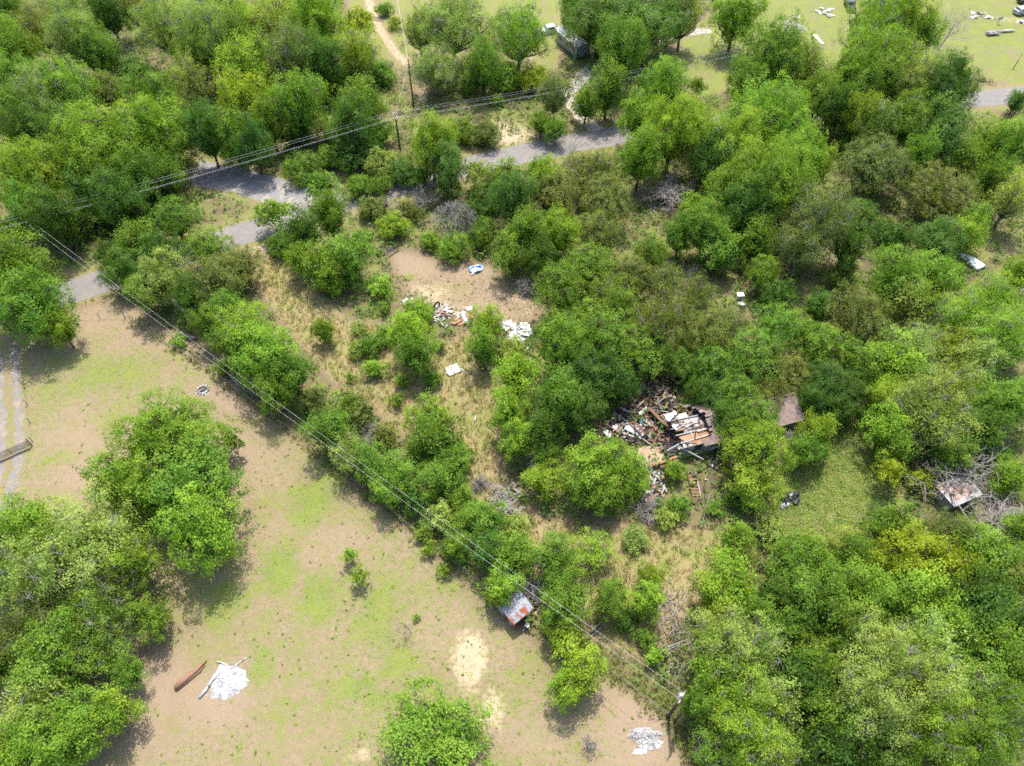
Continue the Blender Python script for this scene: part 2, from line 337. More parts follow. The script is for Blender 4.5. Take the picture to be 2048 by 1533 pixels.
# ================================================================ TREES AND SHRUBS
def rdirs(g, n):
    v = g.normal(size=(n, 3)); return v / np.linalg.norm(v, axis=1, keepdims=True)
KIND = {  # leaf size, lobes, lobe radius, cluster radius, leaves per cluster, spacing, crown base, trunk radius/R, interior share
    'r': dict(leaf=.225, lobes=17, lr=(.25, .44), cr=.76, n=54, sp=.86, cb=.10, tw=.045, bark=BARK),
    'a': dict(leaf=.17, lobes=22, lr=(.20, .36), cr=.72, n=54, sp=.88, cb=.13, tw=.045, bark=BARKP),
    'd': dict(leaf=.175, lobes=26, lr=(.26, .36), cr=.50, n=38, sp=.66, cb=.14, tw=.05, bark=BARK),
    's': dict(leaf=.21, lobes=13, lr=(.26, .46), cr=.46, n=30, sp=.55, cb=.02, tw=.03, bark=BARKP),
    't': dict(leaf=.26, lobes=7, lr=(.24, .36), cr=.42, n=16, sp=.62, cb=.25, tw=.035, bark=BARKP),
}
def gen_tree(kind, R, H, seed):
    K = KIND[kind]; g = np.random.default_rng(seed); zb = K['cb'] * H; hc = (H - zb) / 2; zc = zb + hc
    nl = K['lobes'] + g.integers(-1, 2)
    # lobes in unit-ellipsoid space
    C = np.zeros((nl, 3)); r = g.uniform(*K['lr'], nl)
    for k in range(nl):
        a = 2.399 * k + g.uniform(-.5, .5)
        if kind == 'd':
            zz = 1 - 1.75 * (k + .5) / nl; q = math.sqrt(max(0, 1 - zz * zz)); C[k] = np.array([q * math.cos(a), q * math.sin(a), zz]) * g.uniform(.60, .72)
        else:
            zz = .92 - 1.72 * ((k + .5) / nl) + g.uniform(-.12, .12); q = math.sqrt(max(.05, 1 - (zz * .92) ** 2))
            C[k] = np.array([q * math.cos(a), q * math.sin(a), zz]) * (1 - r[k] * .92) * g.uniform(.80, 1.16)
    C[0] = (g.uniform(-.15, .15), g.uniform(-.15, .15), 1 - r[0])
    sc = np.array([R, R, hc])
    area = 4 * math.pi * ((R * R * 2 + R * hc * 2) / 4) * .80
    nc = int(area / K['sp'] ** 2 * .8)
    p = r ** 2 / (r ** 2).sum(); idx = g.choice(nl, nc * 8, p=p); d = rdirs(g, nc * 8)
    pt = C[idx] + d * r[idx, None]
    dist = np.linalg.norm(pt[:, None, :] - C[None], axis=2) / r[None]; dist[np.arange(len(idx)), idx] = 9
    ok = (dist.min(1) > .90) & (d[:, 2] > -.62) & (pt[:, 2] > -1.02)
    pt, d = pt[ok][:nc], d[ok][:nc]; nc = len(pt)
    pt = pt * g.uniform(.80, 1.10, (nc, 1)); cen = pt * sc + np.array([0, 0, zc])
    out = d / sc * R; out /= np.linalg.norm(out, axis=1, keepdims=True)
    nlv = np.maximum(6, (K['n'] * g.uniform(.45, 1.35, nc))).astype(int); ci = np.repeat(np.arange(nc), nlv); n = len(ci)
    crs = K['cr'] * min(1.0, .45 + R / 7.0) * g.uniform(.7, 1.3, nc)
    off = g.normal(size=(n, 3)) * .52; off -= out[ci] * (off * out[ci]).sum(1, keepdims=True) * .45
    pos = cen[ci] + off * crs[ci, None]
    # inner leaves fill the volume behind the shell
    ni = int(n * .30); inn = rdirs(g, ni) * (g.random(ni) ** .45 * .66)[:, None]; inn[:, 2] = inn[:, 2] * 1.05 - .05
    pos = np.concatenate([pos, inn * sc + np.array([0, 0, zc])]); oc = np.concatenate([out[ci], rdirs(g, ni)])
    nrm = oc * .70 + np.array([0, 0, .34]) + g.normal(size=(len(pos), 3)) * .33; nrm /= np.linalg.norm(nrm, axis=1, keepdims=True)
    t = np.cross(nrm, rdirs(g, len(pos))); t /= np.linalg.norm(t, axis=1, keepdims=True) + 1e-9; b = np.cross(nrm, t)
    s = K['leaf'] * g.uniform(.6, 1.35, (len(pos), 1)) * min(1.0, .62 + R / 12.0)
    s[n:] *= 1.7
    u, v = t * s * .5, b * s * .34
    V = np.stack([pos - u, pos - v - nrm * s * .06, pos + u, pos + v - nrm * s * .06], 1)
    V[:, :, 2] = np.maximum(V[:, :, 2], .03)
    ctone = g.normal(.5, .15, nc); tone = np.concatenate([ctone[ci], np.full(ni, .42)]) + g.normal(0, .11, len(pos))
    crown = np_quads('crown', V, LEAF, np.clip(tone, 0, 1))
    # trunk with limbs and twigs
    mb = MB(); tr = K['tw'] * R * (1.25 if kind in 'rad' else 1); fork = Vector((g.uniform(-.06, .06) * R, g.uniform(-.06, .06) * R, zb + hc * (.25 if kind in 'rad' else .05)))
    if kind in 'rad':
        mb.tube([(0, 0, -.1), (fork.x * .3, fork.y * .3, fork.z * .35), fork, (fork.x, fork.y, zc + hc * .55)], [tr * 1.25, tr, tr * .8, tr * .18], 7)
    for k in range(nl):
        c = Vector(C[k] * sc + np.array([0, 0, zc])); st = fork * g.uniform(.7, 1.0) if kind in 'rad' else Vector((g.uniform(-.1, .1) * R, g.uniform(-.1, .1) * R, -.05))
        st = Vector(st); mid = st.lerp(c, .55) + Vector((0, 0, -.06 * hc)); mb.tube([st, mid, c], [tr * .5, tr * .34, tr * .2], 5)
        mine = np.where(np.linalg.norm(pt - C[k], axis=1) < r[k] * 1.1)[0]
        for j in mine[:(9 if kind == 'a' else 4 if kind == 't' else 5)]:
            e = Vector(cen[j]); e = c.lerp(e, g.uniform(.9, 1.16) if kind == 'a' else .95); m2 = c.lerp(e, .5) + Vector(g.normal(size=3) * .08 * R * .5)
            mb.tube([c, m2, e], [tr * .15, tr * .09, tr * .04], 4, False)
    return mb.mesh('trunk', K['bark'], True), crown
PROTO = {}
for kind, sizes in {'r': ((7.2, 12, 4), (4.8, 9, 5), (3.0, 6.2, 4)), 'a': ((7.2, 12.5, 4), (4.8, 9, 4), (3.0, 6.2, 3)), 'd': ((6.3, 9.5, 3), (4.2, 7, 3)),
                    's': ((3.2, 3.2, 4), (2.0, 2.3, 4), (1.1, 1.5, 3)), 't': ((2.6, 4.6, 3), (1.5, 3.2, 2))}.items():
    for si, (R, H, k) in enumerate(sizes):
        for q in range(k): PROTO.setdefault(kind, []).append((R, H, gen_tree(kind, R, H, 100 * ord(kind) + 10 * si + q)))
TINT = {'L': ((.178, .278, .026), 'lime-green'), 'Y': ((.208, .270, .020), 'yellow-green'), 'G': ((.126, .214, .024), 'mid-green'), 'D': ((.070, .136, .019), 'dark-green'),
        'O': ((.132, .162, .034), 'olive-green'), 'P': ((.228, .292, .060), 'pale-green'), 'B': ((.112, .192, .036), 'blue-green')}
FORM = {'r': ('broadleaf_tree', 'tree', 'clumpy {} tree'), 'a': ('airy_tree', 'tree', 'airy {} tree'), 'd': ('dome_tree', 'tree', 'dense domed {} tree'),
        's': ('shrub', 'shrub', 'low bushy {} shrub'), 't': ('sapling', 'sapling', 'thin sparse {} sapling')}
WHERE = {}     # cluster -> phrase;  rows: cluster: 'phrase' , [(px, py, r, kind, tint[, height])]
ROWS = []
def cluster(key, phrase, rows):
    WHERE[key] = phrase
    for q in rows: ROWS.append((key, *q))
cluster('c1', 'in the top left corner woods', [
    (8, 20, 48, 'r', 'G'), (20, 95, 58, 'r', 'G'), (78, 62, 48, 'a', 'O'), (154, 66, 62, 'a', 'P'), (88, 188, 66, 'a', 'P'), (148, 176, 58, 'a', 'L'), (18, 225, 52, 'r', 'G'), (210, 186, 50, 'd', 'O'),
    (190, 104, 46, 'r', 'G'), (30, 165, 42, 'r', 'G'), (212, 22, 44, 'r', 'D'), (265, 14, 40, 'a', 'O'), (130, 20, 40, 'a', 'G'), (60, 270, 55, 'r', 'D'), (140, 250, 45, 'a', 'G')])
cluster('c2', 'in the woods above the paved turnout', [
    (328, 44, 72, 'a', 'P'), (420, 72, 76, 'a', 'P'), (258, 142, 46, 's', 'B'), (308, 190, 60, 'r', 'G'), (378, 165, 50, 'a', 'P'), (392, 118, 55, 'r', 'G'), (490, 62, 64, 'r', 'L'), (548, 60, 54, 'a', 'P'), (632, 44, 60, 'r', 'L'),
    (490, 138, 60, 'r', 'L'), (494, 205, 58, 'r', 'Y'), (537, 242, 44, 'r', 'G'), (582, 120, 60, 'a', 'O'), (597, 208, 58, 'r', 'G'), (640, 125, 54, 'r', 'D'), (680, 168, 40, 's', 'B'), (412, 268, 50, 'r', 'D'), (462, 270, 46, 'r', 'G'), (505, 288, 44, 'r', 'D'),
    (600, 334, 42, 's', 'G'), (664, 312, 36, 's', 'G'), (664, 258, 40, 's', 'P'), (445, 15, 44, 'r', 'D'), (560, 15, 44, 'r', 'G'), (345, 262, 44, 'r', 'D'), (590, 272, 34, 's', 'D')])
cluster('c2b', 'in the stand left of the paved turnout', [
    (205, 285, 84, 'r', 'L'), (300, 268, 74, 'r', 'L'), (52, 352, 74, 'r', 'L'), (285, 350, 52, 'r', 'G'), (130, 345, 50, 'r', 'G'), (335, 345, 44, 'r', 'G')])
cluster('c3', 'in the thicket at the left edge', [
    (60, 410, 56, 'r', 'G'), (103, 435, 58, 'r', 'D'), (188, 428, 54, 's', 'B'), (135, 466, 42, 's', 'B'), (240, 394, 58, 'r', 'D'), (335, 384, 40, 's', 'D'), (290, 402, 40, 's', 'B'), (20, 455, 36, 's', 'G'), (165, 385, 45, 'r', 'D')])
cluster('c4', 'by the dirt track and power pole', [
    (724, 48, 46, 't', 'Y'), (718, 112, 46, 'a', 'Y'), (758, 146, 38, 's', 'G'), (695, 152, 42, 's', 'D'), (730, 206, 50, 'r', 'G'), (700, 256, 46, 'r', 'D'), (750, 268, 40, 's', 'G'), (715, 312, 46, 's', 'D'), (766, 326, 44, 's', 'P'), (768, 18, 20, 's', 'G'), (790, 45, 18, 's', 'P')])
cluster('c5', 'between the dirt track and the trailer', [
    (905, 52, 100, 'a', 'P', 17), (868, 135, 66, 'a', 'P', 11), (1036, 62, 64, 'a', 'L'), (1008, 152, 46, 's', 'G'), (1066, 156, 42, 's', 'Y'), (995, 200, 17, 's', 'L'), (965, 130, 44, 'r', 'G'), (940, 165, 36, 's', 'D'), (838, 60, 46, 'a', 'P')])
cluster('c6', 'beside the trailer at the top', [
    (1200, 40, 70, 'r', 'B', 15), (1288, 50, 78, 'r', 'B', 15), (1345, 20, 52, 'a', 'P'), (1336, 135, 38, 's', 'G'), (1216, 180, 40, 'r', 'G'), (1245, 105, 56, 'r', 'G'), (1150, 20, 36, 'r', 'G')])
cluster('c7', 'along the road below the power pole', [
    (862, 290, 58, 'r', 'L'), (895, 328, 46, 'r', 'B'), (970, 264, 40, 's', 'O'), (925, 262, 34, 's', 'G'), (1172, 206, 36, 'r', 'G', 8), (1110, 186, 42, 'a', 'O'), (1082, 246, 26, 'r', 'G', 6), (1112, 258, 26, 'r', 'G', 6), (953, 346, 30, 't', 'P'), (1008, 356, 40, 'r', 'G', 7), (1074, 340, 36, 'r', 'G', 6), (1090, 360, 40, 'r', 'L'),
    (1022, 388, 50, 'r', 'B'), (977, 390, 44, 's', 'D'), (800, 345, 40, 's', 'B'), (840, 350, 34, 's', 'G'), (900, 378, 34, 't', 'O'), (760, 372, 30, 's', 'G')])
cluster('c8', 'behind the cleared dirt yard', [
    (1107, 390, 58, 'd', 'O'), (1190, 348, 64, 'd', 'O'), (1214, 396, 64, 'd', 'O'), (1192, 462, 60, 'd', 'O'), (1117, 462, 52, 'r', 'L'), (1050, 466, 48, 'r', 'G'), (1024, 505, 42, 'r', 'G'), (862, 480, 28, 's', 'L'), (905, 496, 38, 's', 'G'), (790, 452, 38, 's', 'L'),
    (716, 372, 34, 's', 'G'), (945, 420, 38, 's', 'D'), (965, 470, 40, 's', 'G'), (820, 420, 30, 's', 'O'), (1080, 512, 42, 'r', 'D'), (745, 415, 32, 's', 'O')])
cluster('c9', 'between the road and the dirt yard', [
    (545, 428, 46, 't', 'G', 7), (640, 372, 44, 't', 'G', 7), (655, 430, 44, 'r', 'G'), (600, 468, 50, 'r', 'D'), (690, 508, 50, 'r', 'G'), (640, 528, 50, 'r', 'G'), (592, 515, 36, 'r', 'L'), (660, 570, 34, 's', 'L'), (760, 572, 32, 's', 'L'), (722, 480, 32, 's', 'G'), (560, 490, 34, 's', 'G'), (772, 612, 20, 's', 'G'), (700, 555, 34, 's', 'G')])
cluster('c10', 'right of the bleached dead tree', [
    (1324, 190, 60, 'r', 'L'), (1282, 232, 46, 'r', 'L'), (1346, 262, 70, 'r', 'L'), (1282, 316, 50, 'r', 'L'), (1395, 175, 24, 't', 'G'), (1400, 240, 46, 'a', 'P')])
cluster('c11', 'in the woods below the mown field', [
    (1368, 34, 46, 'a', 'P'), (1475, 28, 54, 'r', 'L'), (1553, 124, 70, 'r', 'G'), (1502, 168, 50, 'r', 'G'), (1615, 146, 46, 'a', 'P'), (1741, 62, 66, 'a', 'L'), (1800, 38, 68, 'r', 'L'), (1836, 78, 40, 'r', 'G'), (1741, 138, 70, 'r', 'G'), (1706, 162, 58, 'r', 'L'), (1802, 156, 66, 'a', 'P'),
    (1896, 180, 66, 'r', 'D'), (1888, 264, 62, 'r', 'B'), (1810, 240, 50, 'r', 'G'), (1724, 234, 46, 'r', 'Y'), (1752, 256, 46, 'r', 'B'), (1676, 214, 46, 'r', 'D'), (1640, 190, 46, 'r', 'G'), (1700, 285, 36, 's', 'D'), (1840, 310, 40, 'r', 'G')])
cluster('c12', 'in the bright stand above the canopy', [
    (1546, 238, 84, 'r', 'L'), (1478, 288, 74, 'r', 'L'), (1432, 308, 56, 'r', 'B'), (1588, 328, 60, 'r', 'L'), (1540, 362, 74, 'r', 'L'), (1462, 386, 60, 'r', 'G'), (1634, 330, 40, 'r', 'Y'), (1490, 418, 60, 'r', 'D'), (1420, 345, 42, 's', 'D'), (1390, 410, 34, 's', 'L'), (1600, 395, 44, 'r', 'G')])
cluster('c13', 'at the right edge below the road', [
    (2036, 200, 26, 'r', 'B', 6), (1966, 258, 36, 'a', 'P', 6), (2030, 310, 50, 'r', 'G'), (1988, 288, 42, 'r', 'G'), (2030, 396, 46, 'a', 'P'), (1986, 362, 40, 'r', 'G'), (1935, 315, 40, 'r', 'G'), (2040, 262, 34, 'r', 'P', 6), (1950, 445, 34, 'r', 'G')])
cluster('c14', 'beside the olive domes on the right', [
    (1751, 332, 86, 'd', 'O', 10), (1888, 388, 88, 'd', 'O', 10), (1637, 438, 72, 'a', 'O'), (1606, 492, 64, 'a', 'O'), (1874, 480, 58, 'r', 'B'), (1720, 430, 44, 's', 'D'), (1790, 470, 50, 's', 'D'), (1930, 470, 40, 'r', 'L'), (1700, 500, 46, 'r', 'D')])
cluster('c15', 'in the canopy behind the burnt house', [
    (1416, 462, 56, 'r', 'G'), (1362, 472, 42, 'r', 'G'), (1512, 482, 42, 'r', 'G'), (1446, 500, 46, 'r', 'G'), (1124, 585, 74, 'd', 'G'), (1178, 536, 60, 'd', 'G'), (1228, 612, 68, 'd', 'G'), (1262, 556, 60, 'd', 'O'), (1176, 642, 64, 'd', 'G'), (1322, 645, 74, 'a', 'O'), (1382, 600, 56, 'a', 'O'),
    (1446, 658, 62, 'd', 'O', 7), (1546, 660, 64, 'd', 'G', 8), (1410, 672, 66, 'd', 'O'), (1300, 510, 44, 'd', 'G'), (1330, 560, 46, 'd', 'O'), (1524, 548, 42, 'd', 'G'), (1560, 590, 46, 's', 'D'), (1640, 610, 40, 's', 'D'), (1590, 660, 50, 'd', 'G')])
cluster('c16', 'in the canopy over the burnt house', [
    (1124, 690, 70, 'r', 'G'), (1212, 678, 74, 'd', 'G'), (1280, 704, 64, 'd', 'G'), (1176, 752, 74, 'd', 'D'), (1240, 780, 44, 'd', 'D'), (1216, 744, 52, 'r', 'D'), (1124, 794, 74, 'r', 'G'), (1166, 814, 58, 'd', 'D'), (1034, 748, 54, 'r', 'L'), (1024, 826, 50, 'r', 'L'), (1036, 878, 46, 'r', 'L'), (1090, 860, 50, 'r', 'D'),
    (1362, 728, 42, 'd', 'G'), (1434, 738, 58, 'd', 'G'), (1506, 718, 68, 'd', 'G'), (1560, 738, 64, 'd', 'O'), (1650, 692, 60, 'd', 'G'), (1650, 768, 58, 'd', 'D'), (1690, 792, 54, 'd', 'D'), (1676, 812, 40, 'r', 'D'), (1470, 790, 60, 'd', 'G'), (1430, 796, 46, 'd', 'D'), (1404, 752, 40, 'd', 'D'), (1398, 790, 34, 'd', 'D', 6.5), (1456, 836, 38, 'r', 'D', 7), (1512, 836, 56, 'd', 'G'), (1538, 790, 46, 'd', 'O'), (1462, 842, 44, 'd', 'G'), (1400, 690, 50, 'd', 'G'), (1620, 800, 40, 'r', 'D')])
cluster('c17', 'at the right edge above the lawn', [
    (1786, 562, 66, 'r', 'G'), (1868, 552, 66, 'r', 'L', 9), (1810, 606, 46, 'r', 'P'), (1684, 552, 42, 's', 'B'), (1708, 630, 64, 'd', 'O'), (1742, 664, 54, 'd', 'O'), (1992, 608, 78, 'a', 'L', 11), (1930, 640, 70, 'a', 'L', 10), (2030, 668, 68, 'a', 'P'), (1998, 692, 68, 'a', 'L'), (1954, 714, 62, 'a', 'P'), (1898, 706, 46, 'r', 'Y'), (1826, 692, 58, 'a', 'P'), (1792, 720, 56, 'r', 'L'), (1716, 726, 46, 'r', 'G'), (2046, 545, 42, 'r', 'L', 8)])
cluster('c18', 'in the woods right of the lawn', [
    (1882, 790, 74, 'a', 'P'), (1856, 836, 82, 'a', 'P'), (1908, 850, 58, 'r', 'G'), (1768, 800, 44, 'r', 'L'), (1776, 860, 48, 'r', 'L'), (1798, 892, 40, 'r', 'L'), (1964, 858, 50, 'r', 'D'), (2026, 808, 60, 'r', 'G'), (1946, 806, 44, 'r', 'G'), (1896, 912, 48, 'r', 'G'), (2026, 952, 44, 'r', 'L'), (1782, 944, 42, 't', 'Y'), (1990, 905, 36, 's', 'D'), (1830, 770, 50, 'r', 'G'), (1740, 770, 34, 'r', 'D'), (1840, 960, 36, 's', 'Y')])
cluster('c19', 'around the foot of the burnt house', [
    (1512, 902, 72, 'r', 'L'), (1506, 968, 54, 'r', 'L'), (1640, 862, 44, 'r', 'L'), (1612, 892, 38, 'r', 'G'), (1192, 934, 78, 'r', 'L'), (1262, 948, 50, 'r', 'L'), (1158, 980, 46, 'r', 'G'), (1226, 902, 34, 'r', 'G', 5), (1097, 910, 38, 'r', 'G'), (1088, 956, 42, 'r', 'L'), (1216, 992, 50, 'r', 'G'), (1352, 946, 32, 's', 'L'), (1354, 1012, 34, 's', 'G'), (1428, 1016, 24, 's', 'G'), (1332, 1038, 30, 's', 'P'), (1470, 1000, 26, 's', 'D')])
cluster('c20', 'in the overgrown lot below the dirt yard', [
    (834, 626, 42, 's', 'L'), (817, 668, 54, 'r', 'L'), (828, 714, 48, 'r', 'G'), (740, 690, 36, 's', 'G'), (748, 738, 30, 's', 'L'), (648, 660, 27, 's', 'G', 5.5), (974, 652, 44, 'r', 'L'), (968, 704, 36, 'r', 'G'), (793, 800, 20, 's', 'G'), (804, 762, 20, 's', 'L'), (700, 754, 14, 's', 'G'), (1020, 702, 38, 's', 'P'), (772, 668, 30, 's', 'G'), (716, 655, 20, 's', 'P'), (860, 760, 24, 's', 'G'), (880, 690, 18, 's', 'P'), (712, 700, 22, 's', 'P')])
cluster('c21', 'in the tree row beside the road', [
    (250, 540, 54, 'r', 'D', 7), (216, 510, 36, 'r', 'D', 6), (266, 480, 44, 'r', 'G'), (348, 436, 62, 'd', 'G'), (326, 548, 62, 'r', 'P'), (282, 586, 38, 'r', 'L'), (428, 562, 70, 'd', 'O'), (478, 532, 52, 'd', 'O'), (414, 492, 52, 'd', 'G'), (414, 654, 38, 'r', 'G'), (456, 612, 42, 'r', 'G'), (360, 680, 20, 's', 'L'), (496, 660, 72, 'a', 'L'), (534, 706, 74, 'r', 'L'), (444, 736, 22, 's', 'L'), (582, 746, 54, 'r', 'G'), (548, 786, 44, 'r', 'G'), (478, 694, 50, 'r', 'G'), (380, 600, 46, 'r', 'D'), (320, 500, 44, 'r', 'D')])
cluster('c22', 'in the middle of the diagonal tree row', [
    (626, 808, 42, 's', 'O', 4), (650, 860, 50, 'r', 'G'), (676, 842, 36, 's', 'G', 4), (684, 902, 36, 's', 'G', 4), (700, 808, 30, 's', 'G', 4), (722, 828, 40, 's', 'O', 4), (862, 836, 50, 'r', 'G'), (700, 905, 44, 'a', 'P'), (844, 894, 42, 's', 'G', 4), (872, 868, 54, 'r', 'G'), (920, 904, 40, 's', 'G', 4), (742, 928, 50, 'r', 'G'), (794, 944, 50, 'r', 'G'), (776, 980, 44, 'r', 'L'), (872, 956, 50, 'r', 'G'), (900, 930, 44, 'r', 'G'), (920, 994, 38, 's', 'G', 4), (830, 1000, 36, 's', 'D', 4), (766, 870, 34, 's', 'O', 3)])
cluster('c23', 'in the tree row around the tin shed', [
    (884, 1034, 40, 's', 'P', 4), (970, 1034, 46, 'r', 'G'), (912, 1088, 38, 'r', 'G'), (974, 1092, 50, 'r', 'D'), (1026, 1110, 50, 'r', 'G'), (1106, 1115, 58, 'r', 'G'), (1004, 1166, 52, 'r', 'L', 6.5), (998, 1186, 32, 'r', 'L'), (847, 1070, 20, 's', 'L'), (858, 1100, 22, 's', 'L'), (888, 1140, 18, 's', 'L'), (1126, 1168, 50, 'r', 'G'), (1136, 1206, 58, 'r', 'G'), (1106, 1236, 40, 'r', 'G'), (1126, 1266, 44, 'r', 'L'), (1214, 1204, 40, 'r', 'G'), (1186, 1102, 50, 'a', 'L', 5), (1302, 1156, 32, 'r', 'L'), (1294, 1206, 48, 'r', 'L'), (1228, 1176, 30, 's', 'G'), (1288, 1274, 30, 's', 'G'), (1312, 1314, 28, 's', 'L'), (1030, 1050, 38, 's', 'P', 3), (1250, 1240, 34, 's', 'D'), (1270, 1080, 34, 's', 'P', 2), (940, 1040, 36, 'r', 'G')])
cluster('c24', 'beside the gravel drive at the left edge', [(38, 540, 74, 'r', 'G', 14), (58, 620, 80, 'r', 'G', 13), (118, 656, 38, 'r', 'L', 8), (-30, 600, 60, 'r', 'G', 13), (72, 590, 48, 'r', 'G', 13)])
cluster('c25', 'in the clump standing in the pasture', [(340, 880, 108, 'r', 'G', 13), (242, 962, 80, 'r', 'G', 11), (396, 960, 92, 'r', 'G', 12), (396, 1060, 88, 'r', 'L', 11), (462, 884, 28, 't', 'G', 5), (306, 990, 74, 'r', 'L', 10)])
cluster('c26', 'in the bottom left corner woods', [
    (60, 1060, 80, 'r', 'L', 11), (176, 1086, 90, 'a', 'P', 13), (262, 1124, 58, 'a', 'L', 10), (80, 1162, 88, 'a', 'P', 12), (58, 1244, 78, 'a', 'O', 10), (180, 1244, 78, 'a', 'G', 10), (300, 1240, 46, 'r', 'G', 7), (100, 1330, 80, 'r', 'G', 10), (205, 1310, 58, 'a', 'G', 8), (62, 1420, 70, 'a', 'P', 10), (216, 1420, 60, 'r', 'L', 8), (256, 1344, 34, 'r', 'G', 6), (100, 1494, 80, 'r', 'L', 10), (24, 1500, 56, 'r', 'L', 9), (150, 1440, 50, 'r', 'G', 8), (-30, 1330, 70, 'r', 'G', 9), (-20, 1150, 60, 'r', 'G', 9)])
cluster('c27', 'standing by itself in the open pasture', [(872, 1470, 104, 'r', 'G', 6.5), (700, 1112, 22, 't', 'L', 3), (718, 1156, 24, 't', 'L', 3), (1158, 1342, 60, 'r', 'L', 7), (1130, 1384, 34, 'r', 'L', 5), (832, 1234, 9, 's', 'L')])
cluster('c28', 'in the woods below the green lawn', [
    (1468, 1080, 44, 'r', 'L', 6), (1462, 1160, 68, 'r', 'L', 8), (1436, 1198, 58, 'r', 'L', 7), (1504, 1220, 46, 'r', 'G', 7), (1612, 1104, 60, 'r', 'G', 7), (1580, 1128, 60, 'r', 'G', 8), (1650, 1152, 58, 'r', 'G', 9), (1622, 1206, 62, 'r', 'G', 9), (1776, 1056, 60, 'r', 'G', 8), (1706, 1082, 36, 'r', 'P', 5), (1810, 1124, 78, 'r', 'Y', 10), (1878, 1128, 60, 'r', 'Y', 10), (1760, 1186, 78, 'r', 'L', 10), (1854, 1192, 70, 'r', 'L', 10), (1902, 1066, 58, 'd', 'O', 8), (1726, 1110, 46, 'r', 'G', 7), (1560, 1200, 46, 'r', 'D', 7), (1540, 1060, 36, 's', 'P', 3)])
cluster('c29', 'beside the transformer pole', [
    (1450, 1274, 72, 'a', 'P', 10), (1486, 1316, 82, 'a', 'P', 11), (1432, 1326, 54, 'r', 'L', 8), (1468, 1408, 78, 'a', 'L', 11), (1526, 1408, 62, 'a', 'P', 11), (1502, 1476, 82, 'a', 'L', 11), (1540, 1518, 60, 'a', 'P', 10), (1388, 1412, 34, 'r', 'G', 7), (1628, 1316, 58, 'r', 'G', 9), (1606, 1374, 58, 'r', 'D', 8), (1640, 1412, 50, 'r', 'G', 8), (1692, 1458, 58, 'r', 'G', 9), (1656, 1492, 58, 'r', 'D', 8), (1570, 1260, 50, 'r', 'G', 8), (1420, 1510, 46, 'a', 'G', 7), (1706, 1282, 44, 'r', 'D', 8)])
cluster('c30', 'in the bottom right corner woods', [
    (1758, 1304, 84, 'a', 'P', 12), (1844, 1294, 70, 'a', 'P', 12), (1810, 1356, 98, 'a', 'P', 14), (1742, 1384, 78, 'a', 'P', 12), (1878, 1384, 78, 'a', 'P', 12), (1758, 1442, 82, 'a', 'P', 12), (1844, 1452, 88, 'a', 'L', 12), (1946, 1356, 58, 'r', 'G', 9), (1980, 1408, 64, 'a', 'G', 10), (1980, 1486, 78, 'a', 'G', 10), (1930, 1512, 56, 'a', 'L', 9), (1776, 1514, 58, 'r', 'G', 9), (1980, 1116, 72, 'r', 'G', 9), (1930, 1182, 58, 'r', 'D', 9), (2014, 1158, 62, 'd', 'O', 9), (1964, 1220, 68, 'r', 'D', 9), (2026, 1254, 58, 'r', 'D', 9), (1980, 1288, 58, 'r', 'G', 9), (2046, 1372, 56, 'r', 'G', 9), (2060, 1060, 50, 'r', 'G', 8), (1930, 1262, 50, 'r', 'G', 9)])

ORD = ['', 'second', 'third', 'fourth', 'fifth', 'sixth', 'seventh', 'eighth', 'ninth', 'tenth']
def set_labels(rows):
    """one label per tree: look + place; look-alikes of one place are counted along the axis they spread over"""
    groups = {}
    for i, q in enumerate(rows): groups.setdefault((q[0], q[4], q[5]), []).append(i)
    out = [None] * len(rows)
    for (key, kind, tint), ids in groups.items():
        form = FORM[kind][2].format(TINT[tint][1]); place = WHERE[key]
        if len(ids) == 1: out[ids[0]] = f'{form} {place}'; continue
        xs = [rows[i][1] for i in ids]; ys = [rows[i][2] for i in ids]
        horiz = max(xs) - min(xs) >= max(ys) - min(ys); ids = sorted(ids, key=lambda i: rows[i][1 if horiz else 2])
        short = form.replace(' with pale limbs', '')
        for n, i in enumerate(ids):
            m = len(ids) - 1 - n
            if n == 0: w_ = 'leftmost' if horiz else 'topmost'
            elif m == 0: w_ = 'rightmost' if horiz else 'lowest'
            elif n <= m: w_ = ORD[n] + (' from the left' if horiz else ' from the top')
            else: w_ = ORD[m] + (' from the right' if horiz else ' from the bottom')
            out[i] = f'{short} {place}, {w_}'
    return out
LABELS = set_labels(ROWS)
for _l in LABELS:
    if len(_l.split()) > 16: print('LONG', _l)
used = {}
TREES = []
